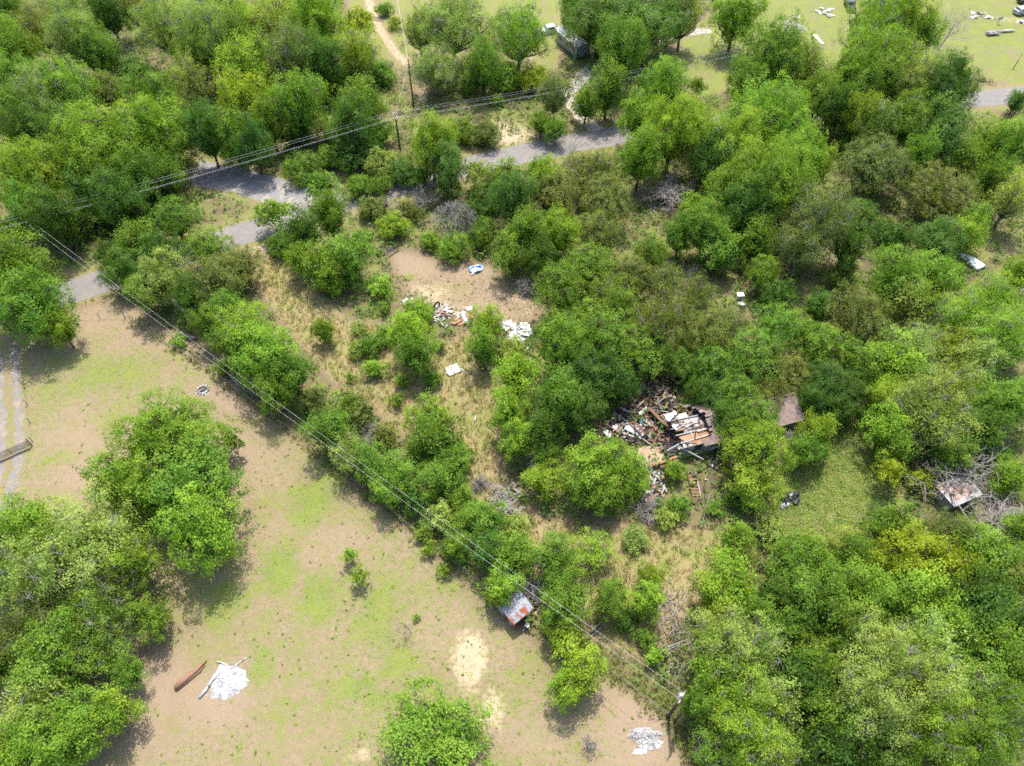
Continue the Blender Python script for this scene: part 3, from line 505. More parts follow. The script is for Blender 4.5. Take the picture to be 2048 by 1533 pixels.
for (key, px, py, r, kind, tint, *hh), lab in zip(ROWS, LABELS):
    z = 3.0; Rm = 3.0
    for _ in range(4):
        p = P(px, py, z); Rm = r / ppm(p)
        h = hh[0] if hh else {'r': 2.2 + 1.42 * Rm, 'a': 2.8 + 1.5 * Rm, 'd': 2.0 + 1.35 * Rm, 's': .5 + 1.12 * Rm, 't': 1.2 + 1.7 * Rm}[kind]
        if not hh and kind in 'ra':
            h = 4.0 + 1.9 * Rm if py < 450 else (3.2 + 1.6 * Rm if py < 900 else h)
        h = min(h, 22 if not hh else 99); z = h * (.55 if kind != 's' else .5)
    p = P(px, py, z); Rm *= 1.03 if key in ('c26', 'c27', 'c29', 'c30') else .97 if py < 450 or key in ('c28', 'c18', 'c17', 'c25') else .92
    cand = sorted(range(len(PROTO[kind])), key=lambda i: abs(math.log(PROTO[kind][i][0] / Rm)))
    R0 = PROTO[kind][cand[0]][0]; cand = [i for i in range(len(PROTO[kind])) if PROTO[kind][i][0] == R0]
    k = used.get((kind, R0), 0); used[(kind, R0)] = k + 1; R0, H0, (tm, cm) = PROTO[kind][cand[k % len(cand)]]
    nm, cat, _f = FORM[kind]
    o = thing(nm, lab, cat, (p.x, p.y, 0), rng.uniform(0, 6.28), WHERE[key].replace('in the ', '').replace('standing by itself ', 'plants ') if False else None)
    s = Rm / R0; o.scale = (s * rng.uniform(.86, 1.14), s * rng.uniform(.86, 1.14), h / H0 * rng.uniform(.92, 1.08))
    o.rotation_euler = (rng.uniform(-.07, .07), rng.uniform(-.07, .07), o.rotation_euler[2])
    o['group'] = {'r': 'leafy trees', 'a': 'leafy trees', 'd': 'leafy trees', 's': 'shrubs', 't': 'saplings'}[kind] + ' ' + WHERE[key]
    put('trunk', tm, o); c = put('crown', cm, o)
    b = TINT[tint][0]; j = rng.uniform(.86, 1.16); e = rng.uniform(-.10, .10)
    c.color = (b[0] * j * (1 + e), b[1] * j, b[2] * j * (1 - e), 1)
    TREES.append((p.x, p.y, Rm, h, kind))
# ================================================================ COMMON MATERIALS
CHAR = surf_mat('charred_wood', (.012, .011, .011), (.05, .042, .038), 4, .9, obj_rand=.4)
WOODB = surf_mat('brown_wood', (.14, .075, .045), (.22, .13, .085), 3, .9, stretch=(1, 6, 6), obj_rand=.35)
WOODT = surf_mat('tan_wood', (.24, .125, .065), (.32, .185, .105), 3, .85, stretch=(1, 6, 6), obj_rand=.25)
WOODG = surf_mat('grey_wood', (.22, .195, .175), (.34, .305, .275), 4, .95, stretch=(1, 7, 7), obj_rand=.3)
POLEW = surf_mat('pole_wood', (.055, .038, .026), (.11, .08, .058), 4, .95, stretch=(6, 6, .6))
WHITE = surf_mat('white_paint', (.46, .455, .445), (.34, .33, .315), 2.5, .7, (.20, .18, .16), 1.2, (.58, .7), obj_rand=.12)
GREYM = surf_mat('grey_metal', (.26, .275, .30), (.36, .375, .39), 2, .5, (.30, .16, .09), 1.5, (.56, .66), metal=.35)
STEEL = surf_mat('dull_steel', (.50, .50, .50), (.62, .62, .60), 3, .45, metal=.6)
BLACKM = surf_mat('black_paint', (.012, .013, .016), (.03, .03, .034), 3, .4, spec=.5)
RUST = surf_mat('rusty_sheet', (.21, .23, .27), (.30, .32, .36), 1.2, .55, (.27, .085, .035), .55, (.46, .56), metal=.3, stretch=(1, 3, 1), bump=.1)
RUSTD = surf_mat('rust_dark', (.16, .065, .035), (.27, .12, .07), 2.5, .85)
SHINGLE = surf_mat('red_brown_shingle', (.19, .13, .112), (.27, .20, .178), 3.5, .95, (.10, .075, .065), .9, (.55, .68), bump=.3)
SIDING = surf_mat('grey_siding', (.27, .245, .22), (.38, .35, .32), 2.5, .9, (.10, .08, .07), 1.0, (.56, .7))
ASH = surf_mat('white_ash', (.50, .495, .49), (.36, .355, .35), 3, .95, (.14, .13, .125), 1.6, (.54, .66), bump=.35)
ASHG = surf_mat('grey_ash', (.20, .19, .19), (.36, .34, .33), 3, .95, (.10, .09, .09), 1.6, (.52, .64), bump=.4)
STONE = surf_mat('stone', (.22, .205, .185), (.32, .30, .275), 3, .95, obj_rand=.25)
CONC = surf_mat('concrete', (.42, .38, .35), (.54, .50, .46), 2.5, .95, (.62, .60, .57), .8, (.5, .62))
BLUE = surf_mat('blue_plastic', (.05, .17, .42), (.10, .30, .58), 3, .5, (.72, .76, .80), 1.4, (.5, .58))
GLASS = surf_mat('dark_glass', (.02, .03, .04), (.035, .05, .06), 2, .12, spec=.7, bump=0)
TEAL = surf_mat('pale_teal_paint', (.52, .62, .62), (.62, .70, .70), 2, .3, spec=.6, bump=0)
TYRE = surf_mat('tyre_rubber', (.015, .015, .015), (.03, .03, .03), 6, .9)
BRICKR = surf_mat('red_rubble', (.33, .15, .09), (.44, .25, .17), 5, .95, obj_rand=.3)
WIRE = surf_mat('aluminium_wire', (.42, .42, .40), (.50, .50, .48), 2, .6, metal=.1, bump=0)

# ================================================================ DEAD TREES
def gen_dead(seed, R, H, lean=(0, 0), dens=1.0, mat=BARKD, low=False):
    g = random.Random(seed); mb = MB(); twigs = [0]
    def grow(p, d, L, r, lev):
        n = 3; pts = [p]; rs = [r]
        for i in range(n):
            d = (d + Vector((g.uniform(-.22, .22), g.uniform(-.22, .22), g.uniform(-.12, .2)))).normalized(); p = p + d * L / n
            if p.z < .05: p.z = .05
            pts.append(p.copy()); rs.append(r * (1 - .62 * (i + 1) / n))
        mb.tube(pts, rs, 6 if lev == 0 else 4, lev == 0)
        if lev >= (3 if low else 4): return
        k = {0: 6, 1: 4, 2: 4, 3: 2}[lev]; k = max(2, int(k * dens + g.random()))
        for j in range(k):
            t = g.uniform(.25 if lev else (.1 if low else .35), 1.0); i = min(n - 1, int(t * n)); q = pts[i].lerp(pts[i + 1], t * n - i)
            a = Vector((g.gauss(0, 1), g.gauss(0, 1), g.gauss(.25, .6))).normalized(); nd = (d * .55 + a * .85).normalized()
            grow(q, nd, L * g.uniform(.45, .72), max(.012, rs[i] * .55), lev + 1)
    up = Vector((lean[0], lean[1], 1)).normalized()
    for s in range(3 if low else 1): grow(Vector((g.uniform(-.1, .1), g.uniform(-.1, .1), -.05)), (up + Vector((g.uniform(-.5, .5), g.uniform(-.5, .5), 0)) * (1 if low else .1)).normalized(), H * .62, R * .022 + .035, 0)
    return mb
def dead(name, label, px, py, r, h, seed, lean=(0, 0), dens=1.0, mat=BARKD, low=False, cat='dead tree', tangle=0, tuft=False):
    p = P(px, py, h * .55); Rm = r / ppm(p); o = thing(name, label, cat, (p.x - lean[0] * h * .4, p.y - lean[1] * h * .4, 0), 0)
    mb = gen_dead(seed, Rm, h, lean, dens, mat, low); A = np.array(mb.v); q = np.percentile(np.hypot(A[:, 0], A[:, 1]), 92); s = Rm / q if low or dens > 1.2 else min(1.4, max(.6, Rm / q))
    mb.v = [(v[0] * s, v[1] * s, v[2] * min(1.2, h / A[:, 2].max())) for v in mb.v]
    mb.obj('trunk', mat, o)
    if tangle:
        g = random.Random(seed + 1); t = MB()
        for _ in range(tangle):
            a = g.uniform(0, 6.28); ph = g.uniform(-.4, 1.2); pts = []
            for k in range(5):
                a += g.uniform(-.5, .5); ph += g.uniform(-.35, .35); rr = Rm * g.uniform(.45, 1.12)
                pts.append((math.cos(a) * math.cos(ph) * rr, math.sin(a) * math.cos(ph) * rr, h * .5 + math.sin(ph) * h * .5))
            pts = [(x, y, max(z, .05)) for x, y, z in pts]; t.tube(pts, [.03, .03, .025, .02, .012], 4, False)
        t.obj('vines', mat, o)
    return o
dead('dead_tree', 'bleached white dead tree beside the road bend', 1140, 292, 46, 10, 1, (.05, .05))
dead('dead_tree', 'grey dead tree buried under tangled bare vines', 910, 438, 44, 6, 2, (0, 0), 1.0, BARKD, False, 'dead tree', 130)
dead('dead_tree', 'low spreading grey dead tree behind the dirt yard', 1335, 382, 56, 4.5, 3, (0, 0), 1.3, BARKD, True)
dead('dead_tree', 'large bare brown tree spreading over the white-edged shack', 1918, 960, 88, 6.5, 4, (0, 0), 1.25, WOODG, True)
dead('dead_tree', 'tangle of bare brown limbs at the right edge below the shack', 2005, 1045, 66, 4.5, 5, (0, 0), 1.3, WOODG, True)
dead('dead_tree', 'small bare grey tree standing in the pasture', 818, 1256, 24, 3.4, 6, (0, 0), 1.0, BARKP, False)
dead('dead_tree', 'tall bare snag rising behind the tin shed', 1076, 1124, 20, 6.5, 7, (0, 0), .8, BARKD, False)
dead('dead_brush', 'heap of bare brown vines beside the tin shed', 1062, 1182, 30, 2.2, 8, (0, 0), 1.2, WOODG, True, 'brush', 60)
dead('dead_shrub', 'dark leafless shrub at the bottom edge of the pasture', 1182, 1486, 17, 2.2, 9, (0, 0), 1.2, WOODG, True, 'shrub', 20)
dead('dead_tree', 'bare grey branches below the transformer pole at the bottom', 1440, 1492, 46, 4.5, 10, (0, 0), 1.1, WOODG, True)
dead('dead_tree', 'leaning bare tree with many thin stems in the mown field', 1905, 52, 52, 9.5, 11, (.25, .1), 1.35, WOODG, False)
dead('dead_tree', 'bare pale limbs arching through the bottom left woods', 150, 1268, 76, 8.5, 12, (0, 0), .9, BARKP, True)
dead('dead_tree', 'second set of pale limbs nearer the ash pile, bottom left woods', 250, 1262, 52, 7.0, 13, (.2, 0), .8, BARKP, False)
dead('dead_brush', 'grey leafless brush by the road, below the round lime tree', 842, 398, 36, 4.0, 14, (0, 0), 1.2, BARKD, True, 'brush')
dead('dead_brush', 'grey leafless brush by the road, near the leafy clump', 764, 400, 32, 3.5, 15, (0, 0), 1.2, BARKD, True, 'brush')
dead('dead_shrub', 'small spiky bare shrub left of the burnt house', 1076, 928, 26, 2.2, 16, (0, 0), 1.2, WOODG, True, 'shrub')
dead('dead_brush', 'bare grey brush heap at the edge of the straw lot', 962, 966, 20, 1.6, 17, (0, 0), 1.2, BARKD, True, 'brush', 30)
dead('dead_brush', 'pale fallen branches lying in the straw below the canopy', 1012, 990, 44, 1.2, 18, (.3, -.2), .9, BARKP, True, 'brush')
dead('dead_brush', 'brown brush heap in the middle of the tree row', 742, 866, 26, 2.4, 19, (0, 0), 1.2, WOODG, True, 'brush', 50)
dead('dead_shrub', 'pale bare shrub spreading beside the burnt house rubble', 1300, 1018, 34, 2.6, 20, (0, 0), 1.3, BARKP, True, 'shrub')
dead('dead_tree', 'half-bare grey tree standing in the canopy behind the house', 1385, 572, 42, 8.5, 21, (0, 0), 1.0, BARKP, False)
dead('dead_brush', 'small grey brush beside the fence below the tree row', 876, 1044, 18, 2.0, 22, (0, 0), 1.2, BARKD, True, 'brush')
dead('dead_tree', 'thin white-limbed dead tree among the top left woods', 245, 88, 44, 9.5, 23, (.2, 0), .9, BARKD, False)
dead('dead_brush', 'grey dead limbs under the trees above the turnout', 402, 246, 24, 4.5, 24, (0, 0), 1.0, BARKD, True, 'brush')
dead('dead_shrub', 'bare twiggy shrub beside the roof corner of the house', 1590, 868, 24, 3.0, 25, (0, 0), 1.3, WOODG, True, 'shrub')

# ================================================================ POWER LINES
def pole(label, base, h, r=.15, arms=0, ang=0.0, dbl=False, insul=True):
    o = thing('utility_pole', label, 'utility pole', base, ang); MB().tube([(0, 0, -.2), (0, 0, h * .5), (0, 0, h)], [r * 1.15, r, r * .75], 10).obj('post', POLEW, o, smooth=True)
    if arms:
        for s in ((-.16, .16) if dbl else (.14,)):
            MB().box((s, 0, h - .45), (.10, 2.6, .13)).obj('crossarm', WOODG, o)
        for y in (-1.2, -.95, .45, 1.2):
            MB().tube([(0, y, h - .38), (0, y, h - .16)], [.07, .05], 6).obj('insulator', WHITE, o)
        MB().box((.2, .5, h - .8), (.03, .9, .03), 0, rad(40)).obj('brace', STEEL, o)
    return o
def wire(label, a, b, sag=.5, r=.015, n=14):
    pts = [a.lerp(b, i / n) - Vector((0, 0, sag * 4 * (i / n) * (1 - i / n))) for i in range(n + 1)]
    o0 = pts[0]; return tag(put('power_wire', MB().tube([p - o0 for p in pts], r, 5, False).mesh('power_wire', WIRE), None, o0), label, 'wire', 'overhead power wires')
def at_top(px, py, z): p = P(px, py, z); return Vector((p.x, p.y, 0))
hL = 9.2
pA, p1, p3, pB = at_top(-400, 545, hL), at_top(790, 228, hL), at_top(1537, 88, hL), at_top(2300, 92, hL)
def ang_of(a, b): d = b - a; return math.atan2(d.y, d.x)
a1 = ang_of(pA, p3)
pole('dark wooden utility pole with double crossarm standing in the verge', p1, hL, .17, 4, a1, True)
pole('wooden utility pole with crossarm at the mown field corner', p3, hL, .17, 4, ang_of(p1, pB), True)
pole('wooden utility pole at the far left of the road line', pA, hL, .17, 4, a1)
pole('wooden utility pole at the far right of the road line', pB, hL, .17, 4, ang_of(p3, pB))
def arm_pt(p, a, y, z): return p + Vector((-math.sin(a) * y, math.cos(a) * y, z))
a3 = ang_of(p1, pB)
SPAN = ['turnout span', 'road span', 'field span']; NTH = ['upper outer', 'upper inner', 'lower inner', 'lower outer']
for k, y in enumerate((1.2, .45, -.95, -1.2)):
    zt = hL - .14
    wire(f'thin overhead wire, {NTH[k]} one of four on the {SPAN[0]}', arm_pt(pA, a1, y, zt), arm_pt(p1, a1, y, zt), .9)
    wire(f'thin overhead wire, {NTH[k]} one of four on the {SPAN[1]}', arm_pt(p1, a1, y, zt), arm_pt(p3, a3, y, zt), .9)
    wire(f'thin overhead wire, {NTH[k]} one of four on the {SPAN[2]}', arm_pt(p3, a3, y, zt), arm_pt(pB, a3, y, zt), .7)
p2 = at_top(816, 118, 10.5); pole('plain tall pole without crossarm beside the dirt track', p2, 10.5, .15)
ptop = at_top(770, -140, 9.0)
wire('pale service wire running up the dirt track from the plain pole', p2 + Vector((0, 0, 10.3)), ptop + Vector((0, 0, 8.9)), .4, .03)
wire('service wire between the crossarm pole and the plain pole', p1 + Vector((0, 0, 8.7)), p2 + Vector((0, 0, 10.2)), .2)
# diagonal service line with transformer
h4 = 7.6; p4 = P(1336, 1434); q0 = at_top(62, 452, 8.4); a4 = ang_of(q0, p4)
t4 = pole('transformer pole with white can at the pasture corner', p4, h4, .16, 0, a4)
MB().tube([(-.1, .45, h4 - 1.9), (-.1, .45, h4 - 1.75), (-.1, .45, h4 - .85), (-.1, .45, h4 - .75)], [.2, .27, .27, .18], 14).obj('transformer', WHITE, t4, smooth=False)
MB().box((0, .1, h4 - .25), (.12, 1.5, .14)).obj('crossarm', WOODG, t4)
for y in (-.55, .2, .75): MB().tube([(0, y, h4 - .2), (0, y, h4 + .06)], [.06, .045], 6).obj('insulator', WHITE, t4)
MB().tube([(-.2, .1, h4 - .9), (-.35, .5, h4 - .6)], .05, 6).obj('fuse_cutout', STEEL, t4)
pole('short stub pole standing beside the transformer pole', P(1349, 1445), 4.3, .13)
pole('wooden pole hidden in the shady roadside thicket', q0, 8.6, .14)
for y, nm in ((-.2, 'lower'), (.55, 'upper')):
    wire(f'long overhead wire crossing the pasture diagonally, {nm} of the two', Vector((q0.x, q0.y, 8.4)) + Vector((-math.sin(a4), math.cos(a4), 0)) * y, arm_pt(p4, a4, y, h4 - .1), 1.0, .011, 24)
mast = P(1407, 974); t5 = thing('service_mast', 'thin grey service mast in front of the burnt house', 'utility pole', mast)
MB().tube([(0, 0, -.1), (0, 0, 5.2)], [.06, .05], 8).obj('post', STEEL, t5); MB().box((0, .08, 1.5), (.28, .16, .45)).obj('meter_box', GREYM, t5)
MB().tube([(math.cos(a) * .17, .2, 5.0 + math.sin(a) * .22) for a in [k * 6.283 / 10 for k in range(11)]], .03, 5, False).obj('cable_loop', WIRE, t5)
MB().tube([(0, 0, 5.1), (.35, -.55, 2.5), (.62, -1.0, .1)], .03, 5, False).obj('guy_wire', WIRE, t5)
wire('loose service cable running from the mast down into the straw', mast + Vector((.62, -1.0, .3)), P(1404, 1052, .6), .1, .025)

# ================================================================ FENCES, GATE, MAILBOX
def fence(label, pts, gap=3.0, h=1.25, rows=(.45, .8, 1.15), mat=WOODG, thick=.06):
    o = thing('wire_fence', label, 'fence', pts[0]); post = MB().tube([(0, 0, -.1), (0, 0, h)], [thick, thick * .9], 6).mesh('post', mat); line = []
    for a, b in zip(pts[:-1], pts[1:]):
        n = max(1, int((b - a).length / gap)); line += [a.lerp(b, i / n) for i in range(n)]
    line.append(pts[-1])
    for p in line: put('post', post, o, p - pts[0], (rng.uniform(-.06, .06), rng.uniform(-.06, .06), 0))
    for z in rows: MB().tube([p - pts[0] + Vector((0, 0, z)) for p in line], .008, 4, False).obj('wire', WOODG, o)
    return o
fence('wire fence with grey posts along the gravel drive', [P(66, 884), P(56, 810), P(46, 745), P(38, 705)], 2.6)
fence('sagging wire fence with weathered posts along the diagonal tree row', [P(250, 636), P(420, 742), P(600, 878), P(850, 1080), P(1000, 1205), P(1240, 1358), P(1332, 1432)], 3.6)
fence('roadside wire fence between the road and the pasture corner', [P(100, 640), P(250, 636)], 3.0)
g0, g1 = P(-58, 948), P(64, 893); gd = g1 - g0; gl = gd.length
gt = thing('pipe_gate', 'dark metal pipe gate closing the gravel drive', 'gate', g0, math.atan2(gd.y, gd.x))
for z in (.25, .45, .65, .86, 1.08, 1.3): MB().tube([(.1, 0, z), (gl - .15, 0, z)], .04, 6).obj('rail', BLACKM, gt)
for x in (.1, gl * .35, gl * .68, gl - .15): MB().tube([(x, 0, .22), (x, 0, 1.33)], .04, 6).obj('upright', BLACKM, gt)
for x in (-.05, gl + .05): MB().tube([(x, .02, -.2), (x, .02, 1.6)], .085, 8).obj('gate_post', BLACKM, gt)
mbx = thing('mailbox', 'black mailbox on a brown post beside the paved turnout', 'mailbox', P(573, 386), .4)
MB().box((0, 0, .55), (.11, .11, 1.3)).obj('post', POLEW, mbx)
m_ = MB(); prof = [(-.13, 0), (.13, 0), (.13, .16)] + [(.13 * math.cos(a), .16 + .13 * math.sin(a)) for a in (.5, 1.0, 1.57, 2.14, 2.64)] + [(-.13, .16)]
m_.add([(-.3, y, 1.2 + z) for y, z in prof] + [(.3, y, 1.2 + z) for y, z in prof], [tuple(range(len(prof) - 1, -1, -1)), tuple(range(len(prof), 2 * len(prof)))] + [(i, (i + 1) % len(prof), len(prof) + (i + 1) % len(prof), len(prof) + i) for i in range(len(prof))]).obj('box', BLACKM, mbx)
MB().box((.05, -.16, 1.42), (.05, .02, .2)).obj('flag', RUSTD, mbx)

# ================================================================ RUINED HOUSE
hz = 2.5
e0, e1 = P(1368, 896, hz), P(1602, 834, hz); hd = (e1 - e0); HL = hd.length; ha = math.atan2(hd.y, hd.x); HD = 5.9
H = thing('burnt_house', 'burnt-out house with collapsed wing and red-brown shingle roof under trees', 'house', (e0.x, e0.y, 0), ha)
def hl(px, py, z=0.0):           # photo pixel -> house-local point
    p = P(px, py, z); d = p - Vector((e0.x, e0.y, 0)); c, s = math.cos(-ha), math.sin(-ha); return Vector((d.x * c - d.y * s, d.x * s + d.y * c, z))
MB().box((HL / 2, HD / 2, .15), (HL + .2, HD + .2, .3)).obj('foundation', CONC, H)
# front wall of boards with gaps and openings
for i in range(int(HL / .9)):
    x = .45 + i * .9
    if 4.2 < x < 5.2 or 9.8 < x < 10.9: continue
    MB().box((x, .06, 1.38 + rng.uniform(-.04, .0)), (.86, .12 + rng.uniform(0, .01), 2.14)).obj('wall_panel', SIDING, H)
for i in range(int(HD / .95)): MB().box((HL - .06, .6 + i * .95, 1.38), (.12, .9, 2.14)).obj('wall_panel', SIDING, H)
MB().box((HL / 2 + 2, HD - .06, 1.38), (HL - 4, .12, 2.14)).obj('back_wall', SIDING, H)
for x in (2.2, 6.6, 11.5): MB().box((x, .0, 1.6), (1.0, .1, 1.0)).obj('window', GLASS, H)
# open attic deck: tan sheathing boards and white joists
for j in range(6):
    for k in range(3):
        if (j, k) in ((5, 0), (6, 1), (7, 2), (6, 0), (3, 1), (5, 2), (2, 0)) : continue
        MB().box((.75 + k * 1.35 + rng.uniform(-.05, .05), .5 + j * .85, hz - .08 + rng.uniform(-.03, .03)), (1.3, .8, .035), rng.uniform(-.02, .02)).obj('ceiling_board', WOODT if rng.random() < (.9 if j < 3 else .25) else rng.choice((WOODG, SIDING, SIDING, WOODB)), H)
for j in (0, 1, 2, 3): MB().box((2.0 + rng.uniform(-.5, .5), .8 + j * 1.15, hz + .06), (4.2 + rng.uniform(-.6, .8), .09, .16), rng.uniform(-.09, .09)).obj('joist', rng.choice((WHITE, WOODG, WHITE)), H)
MB().box((1.0, -.5, 1.5), (3.8, .12, .16), rad(-33), 0, rad(24)).obj('fallen_joist', WHITE, H)
MB().box((.5, HD - .9, hz + .12), (1.7, 1.0, .05), .1, .1).obj('white_sheet', GREYM, H)
MB().box((.4, HD - 2.6, hz + .1), (.9, .9, .05), .3, .05).obj('plaster_sheet', WHITE, H)
# shingle roof in courses on both slopes
rx0 = 3.3; ridge = hz + 1.35; rw = HD / 2 + .45; sl = math.atan2(1.35, HD / 2); ncs = 11
for s in (0, 1):
    for c in range(ncs):
        t = (c + .5) / ncs; yy = -.45 + t * rw * 1.0; z = hz - .12 + t * (1.35 + .16) + .02; x0 = rx0 + (rng.uniform(-.35, .9) if c > 1 else -.6) + c * .12
        y = yy if s == 0 else HD - yy; x1 = HL + .35 - 0.02 * c
        MB().box(((x0 + x1) / 2, y, z), (x1 - x0, rw / ncs * 1.25, .045), 0, sl if s == 0 else -sl).obj('shingle_course', SHINGLE, H)
MB().box((HL + .38, HD * .25 - .1, hz + .58), (.07, HD / 2 + .75, .16), 0, sl).obj('rake_board', WHITE, H)
MB().box(((rx0 + HL) / 2, -.48, hz - .16), (HL - rx0 + .9, .05, .16)).obj('fascia_board', WOODG, H)
MB().box(((rx0 + HL) / 2 + .5, HD / 2, ridge + .1), (HL - rx0 - .6, .3, .06)).obj('ridge_cap', SHINGLE, H)
MB().box((9.5, 2.2, hz + .95), (2.4, .8, .04), .9, .25).obj('tin_patch', STEEL, H)
# collapsed wing: floor, panels and beams, all at their places in the wreck
def hpoly(pts, z0, z1, name, mat): MB().slab([hl(a, b)[:2] for a, b in pts][::-1], z0, z1).obj(name, mat, H)
hpoly([(1278, 900), (1322, 890), (1330, 925), (1300, 942), (1272, 926)], .22, .36, 'floor_slab', surf_mat('burnt_floor', (.27, .18, .12), (.36, .26, .185), 1.6, .95, (.16, .11, .08), .9, (.55, .7)))
hpoly([(1212, 862), (1262, 832), (1330, 800), (1362, 896), (1322, 892), (1250, 890)], .05, .2, 'scorched_floor', surf_mat('scorched_floor', (.03, .025, .022), (.12, .08, .06), 1.8, .95, (.30, .20, .14), 1.2, (.54, .66)))
def beam(a, b, wdt, mat, name, za=.5, zb=.8):
    A, B = hl(*a, za), hl(*b, zb); d = B - A
    MB().box((A + B) / 2, (d.length, wdt, wdt * .8), math.atan2(d.y, d.x), 0, -math.asin(d.z / d.length)).obj(name, mat, H)
beam((1300, 934), (1354, 914), .34, WOODT, 'pale_beam', .5, .9); beam((1334, 902), (1376, 878), .13, WHITE, 'white_beam', 1.0, 2.4)
beam((1272, 868), (1310, 896), .14, WOODG, 'fallen_beam', .5, .5); beam((1300, 840), (1312, 862), .14, WOODB, 'fallen_beam', .6, 1.0); beam((1318, 866), (1338, 858), .16, WOODB, 'fallen_beam', .5, .8)
beam((1330, 906), (1338, 890), .12, WOODB, 'fallen_beam', .4, 1.5); beam((1345, 870), (1330, 850), .12, WOODB, 'fallen_beam', .5, 1.2); beam((1310, 858), (1296, 846), .12, WOODG, 'fallen_beam', .5, .9)
beam((1336, 912), (1350, 902), .2, WOODG, 'fallen_beam', .4, .5); beam((1258, 880), (1300, 862), .12, CHAR, 'charred_beam', .4, .9); beam((1290, 874), (1330, 884), .14, CHAR, 'charred_beam', .4, .6)
def panel(px, py, z, dx, dy, rz, rx, ry, mat, name): c = hl(px, py, z); MB().box(c, (dx, dy, .06), rz, rx, ry).obj(name, mat, H)
panel(1320, 838, 1.0, 1.5, 4.4, .35, .05, .75, WOODB, 'leaning_panel'); panel(1268, 860, .7, 1.3, 2.6, .9, .2, .1, GREYM, 'metal_sheet'); panel(1256, 846, .55, 2.0, 1.1, .4, 0, .1, BLACKM, 'metal_sheet')
panel(1278, 868, .6, 1.0, 1.2, .8, .1, -.1, WOODG, 'wood_sheet'); panel(1345, 850, 1.2, .9, 3.0, .1, .2, .9, WOODB, 'leaning_panel'); panel(1226, 862, .4, 2.6, 1.2, .3, .05, .05, GREYM, 'metal_sheet')
panel(1284, 842, .6, .9, .9, .3, .3, .2, surf_mat('teal_scrap', (.03, .07, .09), (.06, .12, .14), 3, .6), 'teal_box'); panel(1342, 900, .7, 2.0, 1.6, .2, .1, .1, CHAR, 'charred_panel')
bmesh_ = {k: MB().box((0, 0, 0), (L, .16, .06)).mesh('board', m) for k, (L, m) in enumerate([(1.6, CHAR), (2.3, CHAR), (1.2, WOODB), (1.9, WOODB), (1.4, WOODG), (1.0, WHITE), (1.7, WOODT), (1.1, BRICKR)])}
wreck = [hl(*q)[:2] for q in [(1205, 862), (1250, 822), (1290, 770), (1345, 775), (1362, 895), (1325, 905), (1300, 880), (1250, 892)]]
def in_poly(x, y, poly):
    r = False
    for (x0, y0), (x1, y1) in zip(poly, poly[1:] + poly[:1]):
        if (y0 > y) != (y1 > y) and x < (x1 - x0) * (y - y0) / (y1 - y0) + x0: r = not r
    return r
def scatter_boards(parent, poly, n, zmax, keys, name='board', tilt=.35):
    xs = [p[0] for p in poly]; ys = [p[1] for p in poly]; k = 0
    while k < n:
        x, y = rng.uniform(min(xs), max(xs)), rng.uniform(min(ys), max(ys))
        if not in_poly(x, y, poly): continue
        put(name, bmesh_[rng.choice(keys)], parent, (x, y, rng.uniform(.1, zmax)), (rng.uniform(-tilt, tilt), rng.uniform(-tilt, tilt), rng.uniform(0, 6.28)), (rng.uniform(.6, 1.3), rng.uniform(.7, 1.6), 1)); k += 1
for _ in range(22):
    put('board', bmesh_[rng.choice([0, 2, 3, 4, 4, 0])], H, (rng.uniform(.1, 3.6), rng.uniform(.4, HD - .3), hz + rng.uniform(.0, .3)), (rng.uniform(-.2, .2), rng.uniform(-.2, .2), rng.uniform(0, 6.28)))
scatter_boards(H, wreck, 150, .9, [0, 0, 1, 1, 0, 2, 3, 4, 4, 5, 7])
scatter_boards(H, [hl(*q)[:2] for q in [(1288, 935), (1325, 930), (1330, 985), (1290, 1005)]], 34, .5, [0, 2, 4, 5, 5, 7])
scatter_boards(H, [hl(*q)[:2] for q in [(1425, 905), (1460, 895), (1462, 935), (1415, 940)]], 30, .6, [0, 0, 1, 2])
def rubble(parent, poly, n, mats, zmax=.5, smin=.06, smax=.32, name='rubble'):
    for mt in mats:
        mb = MB(); xs = [p[0] for p in poly]; ys = [p[1] for p in poly]; k = 0
        while k < n // len(mats):
            x, y = rng.uniform(min(xs), max(xs)), rng.uniform(min(ys), max(ys))
            if not in_poly(x, y, poly): continue
            s = rng.uniform(smin, smax); mb.box((x, y, rng.uniform(.02, zmax)), (s * rng.uniform(.6, 2.2), s, s * rng.uniform(.2, .7)), rng.uniform(0, 3), rng.uniform(-.5, .5), rng.uniform(-.5, .5)); k += 1
        o = mb.obj(name, mt, parent); o['kind'] = 'stuff'
rubble(H, [hl(*q)[:2] for q in [(1205, 862), (1230, 830), (1290, 760), (1360, 750), (1345, 800), (1362, 895), (1325, 905), (1300, 880), (1250, 892)]], 1400, [BRICKR, CHAR, WOODB, CHAR, BRICKR, CHAR, WOODG], .6, .07, .4)
rubble(H, wreck, 130, [WHITE, WOODT], .7, .08, .4)
for _ in range(26):
    _c = None
    while _c is None:
        _x, _y = rng.uniform(min(p[0] for p in wreck), max(p[0] for p in wreck)), rng.uniform(min(p[1] for p in wreck), max(p[1] for p in wreck))
        if in_poly(_x, _y, wreck): _c = (_x, _y, rng.uniform(.5, 1.0))
    MB().box(_c, (rng.uniform(2.0, 4.2), .11, .15), rng.uniform(0, 3.1), 0, rng.uniform(-.32, .32)).obj('rafter', rng.choice((CHAR, CHAR, WOODB, WOODG)), H)
rubble(H, [hl(*q)[:2] for q in [(1288, 935), (1330, 930), (1325, 1000), (1280, 1010)]], 420, [WHITE, WOODG, CHAR, BRICKR], .4)
for k, (px, py) in enumerate([(1282, 828), (1292, 834)]): MB().box(hl(px, py, .5), (.7, .5, .6), .4 + k).obj('appliance', (WHITE, RUSTD)[k], H)
